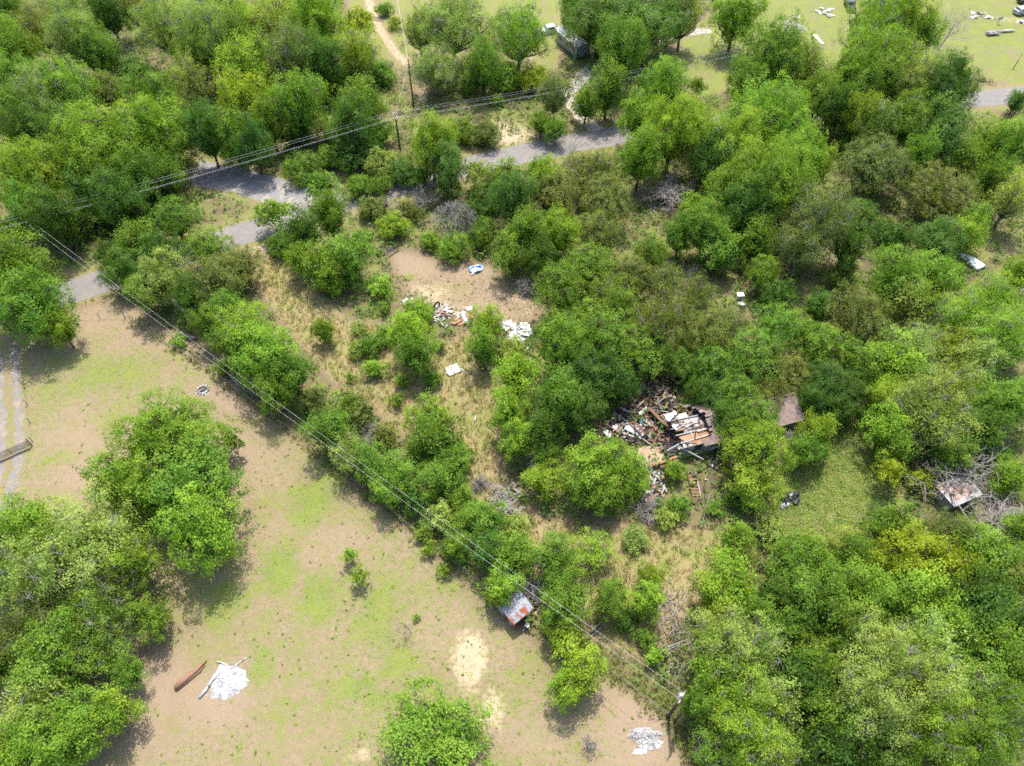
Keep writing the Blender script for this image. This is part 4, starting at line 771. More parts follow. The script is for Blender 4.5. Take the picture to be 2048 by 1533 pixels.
# old wooden steps in the grass in front of the house
s0, s1 = P(1390, 957), P(1399, 1000); sdv = s1 - s0; st = thing('wooden_steps', 'fallen wooden stair with dark treads in the weeds before the house', 'stairs', s1, math.atan2(sdv.y, sdv.x) + math.pi)
SLn = sdv.length + 1.2
MB().box((SLn / 2 - .6, -.1, .38), (SLn, .14, .3)).obj('stringer', WOODG, st); MB().box((SLn / 2 - .6, .95, .3), (SLn, .09, .26)).obj('stringer', WOODB, st)
for i in range(9): MB().box((-.5 + i * SLn / 9.3, .42, .40 + .02 * (i % 2)), (.24, .95, .05), 0, 0, .12).obj('tread', WOODB, st)

# ================================================================ TIN SHED
o_, a_, b_ = P(1029, 1248, 2.2), P(972, 1174, 2.2), P(1058, 1210, 2.2)
da = a_ - o_; sa = math.atan2(da.y, da.x); SL = da.length; db = b_ - o_; SW = max(2.2, abs(-math.sin(sa) * db.x + math.cos(sa) * db.y))
sgn = 1 if (-math.sin(sa) * db.x + math.cos(sa) * db.y) > 0 else -1
SH = thing('tin_shed', 'small open shed with rusty corrugated tin roof beside the tree row', 'shed', (o_.x, o_.y, 0), sa)
def corrugated(wd, ln, n=9, amp=.03):
    v = []; f = []
    for i in range(n * 4 + 1):
        x = -wd / 2 + wd * i / (n * 4); z = amp * math.sin(i * math.pi / 2)
        v += [(x, -ln / 2, z), (x, ln / 2, z), (x, -ln / 2, z - .012), (x, ln / 2, z - .012)]
    for i in range(n * 4): a = i * 4; f += [(a, a + 4, a + 5, a + 1), (a + 2, a + 3, a + 7, a + 6)]
    return v, f
nS = max(5, int(SL / .85)); cv, cf = corrugated(SL / nS * 1.08, SW + .3)
sm = {k: mesh('roof_sheet', cv, cf, m, True) for k, m in enumerate((RUST, GREYM, RUSTD))}
tl = .14
for i in range(nS):
    kind_ = [0, 1, 1, 0, 2, 0, 2, 2, 0][i % 9]; x = SL / nS * (i + .5)
    put('roof_sheet', sm[kind_], SH, (x, sgn * SW / 2, 2.3 + .012 * (i % 2)), (tl * sgn, 0, rng.uniform(-.015, .015)))
for x in (.1, SL / 2, SL - .1):
    for y in (.1, SW - .1): MB().box((x, sgn * y, 1.08), (.12, .12, 2.16)).obj('post', WOODG, SH)
for y in (.1, SW - .1): MB().box((SL / 2, sgn * y, 2.12 + (y - SW / 2) * tl), (SL, .09, .12)).obj('rafter', WOODG, SH)
for i in range(int(SL / .5)): MB().box((.3 + i * .5, 0, .95), (.46, .05, 1.9 - rng.uniform(0, .25))).obj('wall_board', RUSTD if rng.random() < .7 else WOODG, SH)
for i in range(int(SW / .5)): MB().box((SL, sgn * (.3 + i * .5), .95), (.05, .46, 1.85)).obj('wall_board', WOODB, SH)
MB().box((-.5, sgn * SW * .55, .3), (.5, .5, .6), .4).obj('metal_can', STEEL, SH)
tag(put('scrap_board', MB().box((0, 0, .06), (3.2, .18, .07)).mesh('scrap_board', WHITE), None, P(1062, 1240), (0, 0, .95)), 'white board lying on bare earth beside the tin shed', 'board')
tag(put('rotten_panel', MB().box((0, 0, .1), (2.2, 1.5, .06), 0, .05).mesh('rotten_panel', WOODB), None, P(1052, 1238), (0, 0, .95)), 'brown rotten panel on the ground next to the tin shed', 'panel')

# ================================================================ ASH PILES, LOGS, SLABS
def mound(name, label, px, py, rx, ry, h, mat, cat, seed, n=26, flat=.6):
    g = random.Random(seed); c = P(px, py); k = ppm(c); rxm = rx / k; rym = (P(px, py - ry) - c).length; v = [(0, 0, h)]; f = []
    rings = (.22, .42, .6, .78, .92, 1.0); ph = [g.uniform(0, 6) for _ in range(5)]
    for q, t in enumerate(rings):
        for i in range(n):
            a = 2 * math.pi * i / n; w_ = 1 + .13 * math.sin(3 * a + ph[0]) + .09 * math.sin(5 * a + ph[1]) + .06 * math.sin(9 * a + ph[2]) + g.uniform(-.04, .04)
            v.append((math.cos(a) * rxm * t * w_, math.sin(a) * rym * t * w_, max(-.02, h * (1 - t ** 1.6) + (g.uniform(-.12, .12) * h if t < .95 else -.02)) if t < 1 else -.02))
    for i in range(n): f.append((0, 1 + i, 1 + (i + 1) % n))
    for q in range(len(rings) - 1):
        for i in range(n): a = 1 + q * n + i; b = 1 + q * n + (i + 1) % n; f.append((a, a + n, b + n, b))
    return tag(put(name, mesh(name, v, f, mat, False), None, c), label, cat)
mound('ash_pile', 'large bright white ash heap on the pasture', 457, 1362, 36, 32, .3, ASH, 'ash pile', 3)
mound('scorch_patch', 'grey scorched ring at the lower edge of the white ash heap', 446, 1386, 30, 12, .1, ASHG, 'ash pile', 4)
def log(name, label, pts, rs, mat, cat='log'):
    p0 = P(*pts[0]); w_ = [P(*q[:2]) + Vector((0, 0, rs[i] * .9 + (q[2] if len(q) > 2 else 0))) - p0 for i, q in enumerate(pts)]
    mb = MB(); n = 7; mb.tube(w_, rs, n); mb.v = [(x + rng.uniform(-.025, .025), y + rng.uniform(-.025, .025), z + rng.uniform(-.02, .02)) for x, y, z in mb.v]
    return tag(put(name, mb.mesh(name, mat, True), None, p0), label, cat)
ASHLOG = surf_mat('ashen_log', (.46, .45, .44), (.30, .285, .27), 3, .95, (.09, .08, .08), 1.2, (.56, .66))
log('ash_log', 'whitened burnt log lying along the upper edge of the ash heap', [(399, 1396), (412, 1382), (426, 1360), (440, 1346), (468, 1334), (494, 1316)], [.15, .18, .16, .13, .1, .07], ASHLOG)
log('ash_log', 'short charred log in two halves beside the ash heap', [(424, 1358), (432, 1348), (450, 1338)], [.1, .1, .07], ASHLOG)
log('ash_log', 'small pale burnt branch above the ash heap', [(434, 1324), (444, 1326), (454, 1332)], [.1, .11, .07], ASHLOG)
log('split_log', 'long reddish-brown split log left of the white ash heap', [(352, 1378), (375, 1358), (396, 1340), (413, 1321)], [.3, .3, .24, .12], WOODB)
log('split_log', 'thin brown split rail lying against the long log', [(354, 1382), (378, 1362), (400, 1344), (411, 1331)], [.14, .13, .12, .08], WOODB)
mound('ash_pile', 'grey scorched ash heap by the transformer pole', 1290, 1468, 32, 13, .25, ASHG, 'ash pile', 7)
mound('ash_pile', 'white ash spill below the grey heap near the transformer pole', 1298, 1488, 26, 14, .1, ASH, 'ash pile', 8)
mound('ash_pile', 'thin tail of white ash at the bottom right of the pasture', 1279, 1504, 14, 6, .06, ASH, 'ash pile', 9)
mound('ash_pile', 'small grey burnt lump left of the grey ash heap', 1261, 1473, 7, 6, .2, ASHG, 'ash pile', 10)
mound('burn_scar', 'round grey-brown burnt circle in the mown field', 1586, 54, 23, 13, .12, surf_mat('burnt_ground', (.22, .19, .18), (.31, .275, .26), 3, .95, (.15, .13, .125), 1.5, (.55, .65)), 'burn scar', 11)
fr = thing('fire_ring', 'small fire ring of pale stones in the pasture', 'fire ring', P(406, 781))
for k in range(11):
    a = k * 6.283 / 11; MB().box((math.cos(a) * .75, math.sin(a) * .75, .12), (.34, .26, .24), a + rng.uniform(-.3, .3), rng.uniform(-.2, .2)).obj('stone', STONE, fr)
MB().box((.1, .1, .26), (.95, .22, .16), .5).obj('charred_log', CHAR, fr); MB().box((-.05, -.15, .3), (.8, .16, .14), .35).obj('charred_log', WOODG, fr)
mound('ash_pile', 'pale ash patch around the small fire ring', 405, 785, 13, 7, .05, ASH, 'ash pile', 12)
tag(put('clay_lump', MB().box((0, 0, .12), (.5, .35, .25), .3, .2).mesh('clay_lump', BRICKR), None, P(246, 866)), 'small reddish lump left of the pasture clump', 'rubble')
cs = thing('concrete_slab', 'square pinkish concrete slab in the overgrown lot', 'slab', P(906, 741), .5)
MB().box((0, 0, .12), (1.9, 1.7, .2)).obj('slab', CONC, cs); MB().box((-.75, -.35, .25), (.7, .8, .05), .3).obj('white_sheet', WHITE, cs)
tag(put('scrap_board', MB().box((0, 0, .12), (1.6, .16, .08)).mesh('scrap_board', WHITE), None, P(929, 744), (0, 0, -.75)), 'short pale board lying next to the concrete slab', 'board')
tag(put('scrap_board', MB().box((0, 0, .2), (1.2, .14, .08), 0, 0, .2).mesh('scrap_board', WHITE), None, P(951, 838), (0, 0, 1.4)), 'short white stake lying in the straw grass', 'board')
tag(put('scrap_pole', MB().tube([(-.9, 0, .15), (.9, 0, .2)], .05, 6).mesh('scrap_pole', WOODG), None, P(983, 860), (0, 0, -.8)), 'thin grey stick lying in the straw near the canopy', 'stick')
# demolition piles in the yard
bm2 = {k: MB().box((0, 0, 0), (L, wd, .05)).mesh('board', m) for k, (L, wd, m) in enumerate([(2.2, .16, WHITE), (1.5, .2, WHITE), (1.9, .14, WOODT), (1.2, .3, WOODG), (1.0, .8, WHITE), (.9, .7, WOODT)])}
def pile(label, c, boards, rx, ry, zmax, keys, rz=0):
    o = thing('debris_pile', label, 'debris pile', c, rz)
    for _ in range(boards):
        a = rng.uniform(0, 6.28); q = math.sqrt(rng.random()); put('board', bm2[rng.choice(keys)], o, (math.cos(a) * q * rx, math.sin(a) * q * ry, .06 + zmax * (1 - q) * rng.random() + .05), (rng.uniform(-.25, .25), rng.uniform(-.3, .3), rng.uniform(0, 6.28)))
    return o
d1 = pile('heap of splintered white boards at the edge of the dirt yard', P(889, 634), 46, 1.7, 1.9, .9, [0, 0, 1, 1, 2, 3])
MB().tube([(.55 * math.cos(a), .12 * math.sin(a * 2), .55 * math.sin(a)) for a in [k * 6.283 / 14 for k in range(15)]], .14, 7, False).obj('tyre', TYRE, d1, (-1.3, 1.9, .55), .6)
d2 = pile('flat spread of tan plywood and white scraps on the dirt yard', P(924, 636), 12, 1.6, 1.5, .3, [2, 4, 1])
for q in range(9): MB().box((rng.uniform(-1.5, 1.5), rng.uniform(-1.2, 1.2), .1 + .03 * q), (1.3, 1.0, .04), rng.uniform(0, 3), rng.uniform(-.06, .06)).obj('plywood_sheet', WOODT, d2)
MB().box((1.1, 1.6, .3), (1.1, .8, .25), .3).obj('white_box', WHITE, d2); MB().box((.7, -1.3, .25), (.7, .5, .4), .3).obj('black_bag', BLACKM, d2)
d3 = pile('pile of large white sheets and scraps beside the canopy edge', P(1042, 668), 20, 1.9, 1.8, .5, [0, 1, 4, 4])
for q in range(12): MB().box((rng.uniform(-1.5, 1.5), rng.uniform(-1.4, 1.4), .15 + .05 * q), (rng.uniform(1.0, 1.9), rng.uniform(.7, 1.2), .04), rng.uniform(0, 3), rng.uniform(-.2, .2), rng.uniform(-.15, .15)).obj('white_sheet', WHITE, d3)
MB().box((1.5, -.6, .5), (.6, .6, .7), .3).obj('dark_box', BLACKM, d3)
d4 = pile('smaller scatter of white scraps behind the lot tree', P(1014, 652), 9, 1.0, .6, .2, [1, 4])
d5 = pile('scatter of grey and pink scraps under the sparse shrub', P(1035, 712), 24, 2.2, 2.0, .3, [1, 2, 3, 3])
d6 = pile('grey sheets half hidden at the left edge of the dirt yard', P(820, 606), 7, 1.2, .7, .3, [3, 4, 3])
bp = dead('brush_pile', 'round grey brush pile at the right end of the dirt yard', 1052, 574, 24, 1.5, 33, (0, 0), 1.4, BARKD, True, 'brush pile', 90)
kp = thing('wading_pool', 'crumpled blue and white wading pool on the yard edge', 'wading pool', P(952, 540), .3)
MB().tube([(1.05 * math.cos(a), .72 * math.sin(a), .2 + .1 * math.sin(3 * a)) for a in [k * 6.283 / 20 for k in range(21)]], .19, 7, False).obj('rim', BLUE, kp, smooth=True)
MB().slab([(.95 * math.cos(a), .65 * math.sin(a)) for a in [k * 6.283 / 20 for k in range(20)]], .03, .09).obj('liner', surf_mat('pool_liner', (.12, .30, .60), (.55, .65, .78), 3, .5), kp)
MB().box((-.8, -.9, .12), (.5, .3, .2), .4).obj('white_scrap', WHITE, kp)
yg0, yg1 = P(771, 517), P(796, 500); yd = yg1 - yg0
yg = thing('pipe_gate', 'dark metal gate leaning open at the corner of the dirt yard', 'gate', yg0, math.atan2(yd.y, yd.x))
for z in (.3, .55, .8, 1.05, 1.3): MB().tube([(0, 0, z), (yd.length, 0, z)], .035, 6).obj('rail', BLACKM, yg)
for x in (0, yd.length): MB().tube([(x, 0, -.1), (x, 0, 1.35)], .05, 6).obj('upright', BLACKM, yg)
tb = thing('trash_heap', 'black trash bags and a pale sheet on the green lawn edge', 'trash', P(1577, 998), .3)
for k in range(16):
    mb = MB(); r_ = rng.uniform(.22, .45); cx, cy = rng.gauss(0, .6), rng.gauss(0, .45)
    mb.tube([(cx, cy, 0), (cx, cy, r_ * .3), (cx + .05, cy, r_ * .9), (cx, cy, r_ * 1.15)], [r_ * .8, r_, r_ * .7, r_ * .15], 9); mb.v = [(x + rng.uniform(-.05, .05), y + rng.uniform(-.05, .05), z) for x, y, z in mb.v]
    mb.obj('trash_bag', BLACKM, tb)
MB().box((-1.0, -.7, .15), (1.3, .5, .05), .3, .1).obj('pale_sheet', WHITE, tb); MB().box((.3, .2, .55), (.5, .25, .03), .3, .5).obj('foil_sheet', STEEL, tb)
# slash and logs in the lower tree row
for k, (x, y, lab) in enumerate([(1350, 1262, 'strip of grey slash branches between the tree row and the woods, upper end'), (1352, 1310, 'strip of grey slash branches between the tree row and the woods, lower end'), (1340, 1215, 'thin grey slash on red earth above the slash strip')]):
    o = thing('slash_pile', lab, 'brush pile', P(x, y)); 
    for q in range(34):
        a = rng.gauss(1.2, .8); c = Vector((rng.gauss(0, 1.0), rng.gauss(0, 1.6), rng.uniform(.08, .45))); L = rng.uniform(.5, 1.5); d = Vector((math.cos(a), math.sin(a), rng.uniform(-.15, .15))) * L
        MB().tube([c - d, c + Vector((0, 0, .05)), c + d], [.05, .045, .02], 5).obj('stick', rng.choice((BARKD, BARKP, WOODG)), o)
log('fallen_log', 'pale weathered log leaning across the fence line', [(1180, 1268), (1190, 1258, .3), (1202, 1247, .6)], [.16, .15, .1], BARKP)
log('fallen_log', 'second pale log beside the leaning one on the fence line', [(1187, 1272), (1196, 1262, .2), (1209, 1252, .4)], [.13, .12, .08], BARKP)
log('fallen_log', 'curved fallen trunk under the tree row near the fire ring', [(463, 754), (478, 772), (495, 785), (516, 795)], [.3, .26, .2, .12], BARKP)
log('fallen_log', 'broken pale trunk below the leaning tree at the road', [(352, 672), (366, 672, .3), (392, 682, .2)], [.16, .3, .26], BARKP)
log('leaning_log', 'pale forked trunk leaning out of the tree row toward the pasture', [(392, 656, .3), (375, 640, 2.0), (350, 622, 3.6), (322, 590, 5.5)], [.42, .36, .28, .14], BARKP)

# ================================================================ TOP: TRAILER HOUSE, VEHICLES, FIELD JUNK
def car_body(L, Wd, Ht, prof):
    mb = MB(); n = len(prof); k = len(mb.v); ys = [(-Wd / 2, .94), (-Wd / 2 * .98, 1.0), (Wd / 2 * .98, 1.0), (Wd / 2, .94)]; vs = []
    for yy, s in ((-Wd / 2, 1), (Wd / 2, 1)):
        for x, z in prof:
            inset = .12 * max(0, (z - Ht * .55) / (Ht * .45)); vs.append((x * L, yy * (1 - inset), z))
    fs = [tuple(range(n)), tuple(range(2 * n - 1, n - 1, -1))] + [((i + 1) % n, i, n + i, n + (i + 1) % n) for i in range(n)]
    return mb.add(vs, fs)
def wheels(o, L, Wd, r=.33):
    for x in (-L * .31, L * .31):
        for y in (-Wd / 2 + .08, Wd / 2 - .08):
            w_ = MB().tube([(0, -.11, 0), (0, .11, 0)], r, 14).obj('wheel', TYRE, o, (x, y, r)); MB().tube([(0, -.125, 0), (0, .125, 0)], r * .55, 10).obj('rim', STEEL, w_)
def car(name, label, loc, rz, mat, pickup=False):
    o = thing(name, label, 'car' if not pickup else 'pickup truck', loc, rz); L, Wd, Ht = (5.4, 1.95, 1.75) if pickup else (4.7, 1.9, 1.7)
    prof = ([(-.5, .45), (.5, .45), (.5, .95), (.2, 1.02), (.08, 1.72), (-.16, 1.74), (-.2, 1.05), (-.5, 1.05)] if pickup else [(-.5, .35), (.5, .35), (.5, .85), (.24, 1.0), (.08, 1.6), (-.32, 1.68), (-.49, 1.05)])
    car_body(L, Wd, Ht, prof).obj('body', mat, o); wheels(o, L, Wd)
    MB().box((L * .155, 0, 1.36), (.04, Wd * .8, .62), 0, 0, rad(-38 if not pickup else -24)).obj('windshield', GLASS, o)
    if pickup: MB().box((-L * .35, 0, 1.08), (L * .27, Wd * .82, .06)).obj('bed', CHAR, o); MB().box((-L * .185, 0, 1.4), (.04, Wd * .78, .5)).obj('rear_window', GLASS, o)
    else: MB().box((-L * .42, 0, 1.38), (.04, Wd * .78, .5), 0, 0, rad(28)).obj('rear_window', GLASS, o)
    for s in (-1, 1):
        MB().box((-L * .08 if not pickup else -L * .03, s * Wd * .478, 1.33), (L * .32 if not pickup else L * .16, .03, .42), 0, rad(6 * s)).obj('side_window', GLASS, o)
        MB().box((L * .5, s * Wd * .36, .72), (.05, .3, .16)).obj('headlight', WHITE, o)
    return o
car('parked_car', 'pale teal car parked beside the trailer', P(1096, 66), rad(200), TEAL)
car('parked_pickup', 'black pickup parked at the top edge behind the field', P(1698, 16), rad(84), BLACKM, True)
car('parked_car', 'white car cut by the right edge above the mown field', P(2044, 28), rad(15), WHITE)
car('parked_car', 'dark car at the top right corner', P(2052, 6), rad(10), BLACKM)
tr_ = thing('trailer_house', 'grey trailer house with pale metal roof and wooden porch under trees', 'house', P(1128, 84), rad(-62))
MB().box((4.0, 0, 1.5), (8.6, 3.6, 2.4)).obj('wall', GREYM, tr_)
for s in (-1, 1): MB().box((4.0, s * .95, 2.95), (9.0, 2.05, .08), 0, -s * .18).obj('roof', WHITE if s < 0 else GREYM, tr_)
for x in (1.2, 4.2, 7): MB().box((x, -1.81, 1.7), (.9, .05, .8)).obj('window', GLASS, tr_)
MB().box((-.32, .3, 1.3), (.05, .85, 1.9)).obj('door', BLACKM, tr_); MB().box((-1.3, .2, .5), (1.9, 2.6, .12)).obj('porch_deck', WOODB, tr_)
for i in range(3): MB().box((-2.5 - i * .28, .9, .4 - i * .13), (.3, 1.0, .06)).obj('step', WOODB, tr_)
for y in (-1.0, 1.4): MB().box((-2.15, y, .8), (.1, .1, 1.0)).obj('porch_post', WHITE, tr_)
MB().box((-2.15, .2, 1.25), (.08, 2.5, .08)).obj('porch_rail', WHITE, tr_); MB().box((-1.2, .2, 2.55), (2.2, 2.9, .07), 0, 0, -.08).obj('awning', GREYM, tr_)
w0, w1 = P(1628, 70), P(1645, 88); wd_ = w1 - w0
tag(put('metal_panel', MB().box((0, 0, .07), (wd_.length, .75, .06)).mesh('metal_panel', surf_mat('white_panel', (.80, .79, .77), (.74, .73, .71), 2, .6)), None, (w0 + w1) / 2, (0, 0, math.atan2(wd_.y, wd_.x))), 'long white panel lying on the mown field', 'panel')
def hull(name, label, loc, rz, L, Wd, mat, inv=False):
    o = thing(name, label, 'boat', loc, rz); v = []; f = []; n = 11; m = 7
    for i in range(n):
        t = i / (n - 1); w_ = Wd / 2 * (min(1, 1.9 * (1 - t)) ** .55) * (1 if t > .02 else .96) + .02; x = -L / 2 + L * t
        for j in range(m):
            a = math.pi * j / (m - 1); y = -math.cos(a) * w_; z = .62 - math.sin(a) ** .7 * (.55 - .25 * t ** 3) + .12 * t * t
            v.append((x, y, z))
    for i in range(n - 1):
        for j in range(m - 1): a = i * m + j; f.append((a, a + 1, a + m + 1, a + m))
    f.append(tuple(range(m - 1, -1, -1)))
    vi = [(x * .96, y * .9, z + .05) for x, y, z in v]; k = len(v); hm = mesh('hull', v + vi, f + [tuple(k + i for i in reversed(q)) for q in f] + [(i * m, (i + 1) * m, k + (i + 1) * m, k + i * m) for i in range(n - 1)] + [(i * m + m - 1, k + i * m + m - 1, k + (i + 1) * m + m - 1, (i + 1) * m + m - 1) for i in range(n - 1)], mat, True)
    h = put('hull', hm, o)
    if inv: h.rotation_euler = (math.pi, 0, 0); h.location = (0, 0, .75)
    else:
        for x in (-L * .22, L * .12): MB().box((x, 0, .5), (.28, Wd * .86, .05)).obj('seat', WOODG, o)
    return o
hull('rowing_boat', 'white open boat lying at the edge of the mown field', P(1986, 70), .12, 3.6, 1.2, WHITE)
log('white_roll', 'white rolled tarp lying end to end with the boat', [(2001, 66), (2012, 65), (2027, 64)], [.28, .34, .26], WHITE, 'tarp')
sg = thing('sign_board', 'small white board on a post among the field junk', 'sign', P(1995, 48), .2)
MB().box((0, 0, .5), (.1, .1, 1.2)).obj('post', WOODG, sg); MB().box((0, -.07, 1.35), (1.1, .06, .75)).obj('board', WHITE, sg)
fp = P(2025, 140); tag(put('leaning_post', MB().tube([(0, 0, -.1), (.5, .55, 1.5), (1.0, 1.1, 3.0)], [.09, .08, .07], 7).mesh('leaning_post', POLEW), None, fp), 'dark leaning post beside the road at the right edge', 'post')
for lab, px, py, n, rx, ry, keys in [('scatter of white scrap sheets below the parked pickup', 1656, 24, 12, 1.6, 3.0, [1, 4, 4]), ('white scraps in tall grass at the top of the field', 1632, 26, 5, 1.2, .8, [1, 4]), ('grey and white junk heap behind the leaning bare tree', 1962, 34, 18, 3.0, 2.4, [0, 3, 4, 4]), ('bent white frame pieces behind the burnt circle', 1592, 36, 5, 1.0, .6, [0, 1]), ('white scrap sheet at the right edge of the field', 2042, 46, 4, .8, .5, [4])]:
    pile(lab, P(px, py), n, rx, ry, .5, keys)
# right side: shack, white boat, white box
s_o, s_x, s_y = P(1908, 1010, 2.3), P(1962, 986, 2.3), P(1890, 966, 2.3); sxv = s_x - s_o; ska = math.atan2(sxv.y, sxv.x); skl = sxv.length; dy_ = s_y - s_o; skw = max(3.0, -math.sin(ska) * dy_.x + math.cos(ska) * dy_.y)
sk = thing('shack', 'small shack with white-edged leaf-covered roof under the bare tree', 'shed', (s_o.x, s_o.y, 0), ska)
MB().box((skl / 2, skw / 2, 1.05), (skl - .4, skw - .4, 2.1)).obj('wall', SIDING, sk)
MB().box((skl / 2, skw / 2, 2.2), (skl, skw, .12), 0, .05).obj('roof', surf_mat('leafy_roof', (.36, .25, .20), (.46, .34, .28), 3, .95, (.26, .17, .13), 1.5, (.5, .62)), sk)
MB().box((skl / 2, .05, 2.18), (skl + .1, .55, .2), 0, .3).obj('fascia', WHITE, sk); MB().box((.05, skw / 2, 2.22), (.4, skw, .16), 0, 0, -.1).obj('side_flashing', GREYM, sk); MB().box((skl - .05, skw / 2, 2.24), (.25, skw, .16)).obj('side_flashing', WHITE, sk)
MB().box((skl * .4, .17, .95), (.9, .06, 1.8)).obj('door', WOODB, sk)
hull('upturned_boat', 'bright white upturned boat hull between the right edge trees', P(1940, 524), rad(120), 4.2, 2.2, surf_mat('white_gelcoat', (.80, .80, .80), (.74, .74, .74), 2, .35), True)
wb = thing('white_cabinet', 'white boxy cabinet in the clearing behind the canopy', 'cabinet', P(1478, 598), .1)
MB().box((0, 0, .5), (1.05, .8, 1.0)).obj('body', surf_mat('white_enamel', (.78, .78, .78), (.70, .70, .70), 2, .4), wb); MB().box((0, -.42, .5), (.95, .04, .88)).obj('door', WHITE, wb); MB().box((.35, -.46, .6), (.04, .04, .3)).obj('handle', STEEL, wb)
tag(put('concrete_chunk', MB().box((0, 0, .15), (1.0, .7, .3), .2, .1).mesh('concrete_chunk', CONC), None, P(1482, 610)), 'pale concrete lump just below the white cabinet', 'rubble')

# ================================================================ GROUND COVER
def sample(n, x0, x1, y0, y1): return NR.uniform(x0, x1, n), NR.uniform(y0, y1, n)
GR = leaf_mat('grass_blade', .3)
def blades(name, X, Y, per, hh, wd, spread, color, label, lean=.5, tone=(.5, .2)):
    n = len(X); ci = np.repeat(np.arange(n), per); m = len(ci); bx = X[ci] + NR.normal(0, spread, m); by = Y[ci] + NR.normal(0, spread, m)
    a = NR.uniform(0, 6.283, m); h = hh * NR.uniform(.45, 1.25, m); L = NR.uniform(.15, lean, m) * h; dx, dy = np.cos(a), np.sin(a); w_ = wd * NR.uniform(.6, 1.4, m)
    b0 = np.stack([bx, by, np.full(m, -.02)], 1); sx = np.stack([-dy * w_, dx * w_, np.zeros(m)], 1); mid = b0 + np.stack([dx * L * .35, dy * L * .35, h * .62], 1); tip = b0 + np.stack([dx * L, dy * L, h], 1)
    V = np.stack([b0 - sx * .5, b0 + sx * .5, tip + sx * .25, tip - sx * .25], 1)
    t = np.repeat(np.clip(NR.normal(tone[0], tone[1], n), 0, 1), per) * .6 + NR.uniform(0, .4, m)
    o = put(name, np_quads(name, V, GR, np.clip(t, 0, 1))); o.color = (*color, 1); return tag(o, label, None, None, 'stuff')
def keep(X, Y, fn, th=None):
    g, s, b, wd, pk, vg = ground_fields(X, Y); road = (ldist(X, Y, ROADC) > 3.3) & (sdist(X, Y, TURN) < -.2) & (ldist(X, Y, DRIVEC) > 2.0)
    pr = fn(g, s, b, wd, pk, vg); return (NR.random(len(X)) < pr) & road
X, Y = sample(60000, -75, 60, 20, 130); k = keep(X, Y, lambda g, s, b, w_, p_, v_: np.where(s > .7, .55 * (1 - b), 0)); X, Y = X[k], Y[k]
blades('straw_grass', X, Y, 7, .62, .055, .16, (.36, .285, .14), 'dry straw-coloured tall grass of the overgrown lot', .9)
X, Y = sample(60000, -75, 75, 20, 130); k = keep(X, Y, lambda g, s, b, w_, p_, v_: np.where(s > .5, np.clip((g - .25) * 1.0, 0, .5), 0)); X, Y = X[k], Y[k]
blades('tall_grass', X, Y, 8, .55, .06, .15, (.17, .235, .05), 'green tall grass and weeds of the overgrown lot', .8)
X, Y = sample(90000, 25, 75, 35, 75); k = (sdist(X, Y, LAWN) > -.5) & (NR.random(len(X)) < .5)
blades('lawn_grass', X[k], Y[k], 6, .2, .06, .16, (.175, .24, .045), 'unmown green grass of the small lawn', 2.2)
X, Y = sample(120000, -80, 35, 0, 85); g_, s_, b_, wd_, pk_, vg_ = ground_fields(X, Y); k = (sdist(X, Y, PASTURE) > -.3) & (NR.random(len(X)) < np.clip((g_ - .38) * 1.3, .03, .6) * (1 - pk_ * .75) * (1 - b_ * .85)) & (ldist(X, Y, DRIVEC) > 1.9)
blades('pasture_grass', X[k], Y[k], 5, .08, .07, .12, (.18, .275, .035), 'short patchy green grass of the pasture', 3.0)
X, Y = sample(26000, -20, 32, 4, 42); g_, s_, b_, wd_, pk_, vg_ = ground_fields(X, Y); k = (sdist(X, Y, PASTURE) > -.3) & (NR.random(len(X)) < .22) & (NR.random(len(X)) < 1.1 - pk_ - b_ * .4)
blades('pasture_weeds', X[k], Y[k], 7, .08, .08, .12, (.17, .235, .045), 'scattered leafy weeds on the bare pasture', 3.0)
# undergrowth of the woods: leafy clumps
def clumps(name, X, Y, R, per, leaf, color, label, hmax=1.0):
    n = len(X); per_ = np.maximum(5, per * NR.uniform(.5, 1.5, n)).astype(int); ci = np.repeat(np.arange(n), per_); m = len(ci); rr = R * NR.uniform(.5, 1.3, n)
    d = NR.normal(size=(m, 3)); d /= np.linalg.norm(d, axis=1, keepdims=True); d[:, 2] = np.abs(d[:, 2]); hs = hmax * NR.uniform(.4, 1.2, n)
    pos = np.stack([X[ci] + d[:, 0] * rr[ci] * NR.uniform(.4, 1, m), Y[ci] + d[:, 1] * rr[ci] * NR.uniform(.4, 1, m), .04 + d[:, 2] * hs[ci]], 1)
    nr = d * .5 + np.array([0, 0, .6]) + NR.normal(size=(m, 3)) * .4; nr /= np.linalg.norm(nr, axis=1, keepdims=True)
    t = np.cross(nr, NR.normal(size=(m, 3))); t /= np.linalg.norm(t, axis=1, keepdims=True); b = np.cross(nr, t); s = leaf * NR.uniform(.6, 1.4, (m, 1)); u, v = t * s * .5, b * s * .36
    V = np.stack([pos - u, pos - v, pos + u, pos + v], 1); V[:, :, 2] = np.maximum(V[:, :, 2], .015)
    tone = np.clip(np.repeat(NR.normal(.5, .2, n), per_) + NR.normal(0, .15, m), 0, 1)
    o = put(name, np_quads(name, V, LEAF, tone)); o.color = (*color, 1); return tag(o, label, None, None, 'stuff')
X, Y = sample(52000, -135, 135, 5, 205); k = keep(X, Y, lambda g, s, b, w_, p_, v_: np.where(w_ > .55, .62, 0)); X, Y = X[k], Y[k]; h_ = NR.random(len(X)) < .55
clumps('undergrowth', X[h_], Y[h_], 1.15, 12, .38, (.10, .185, .026), 'low green undergrowth between the trees', 1.5)
clumps('undergrowth', X[~h_], Y[~h_], 1.0, 11, .36, (.095, .150, .040), 'low olive undergrowth on the woodland floor', 1.2)
X, Y = sample(9000, -80, 80, 15, 130); k = keep(X, Y, lambda g, s, b, w_, p_, v_: np.where(s > .5, .17, 0)); X, Y = X[k], Y[k]
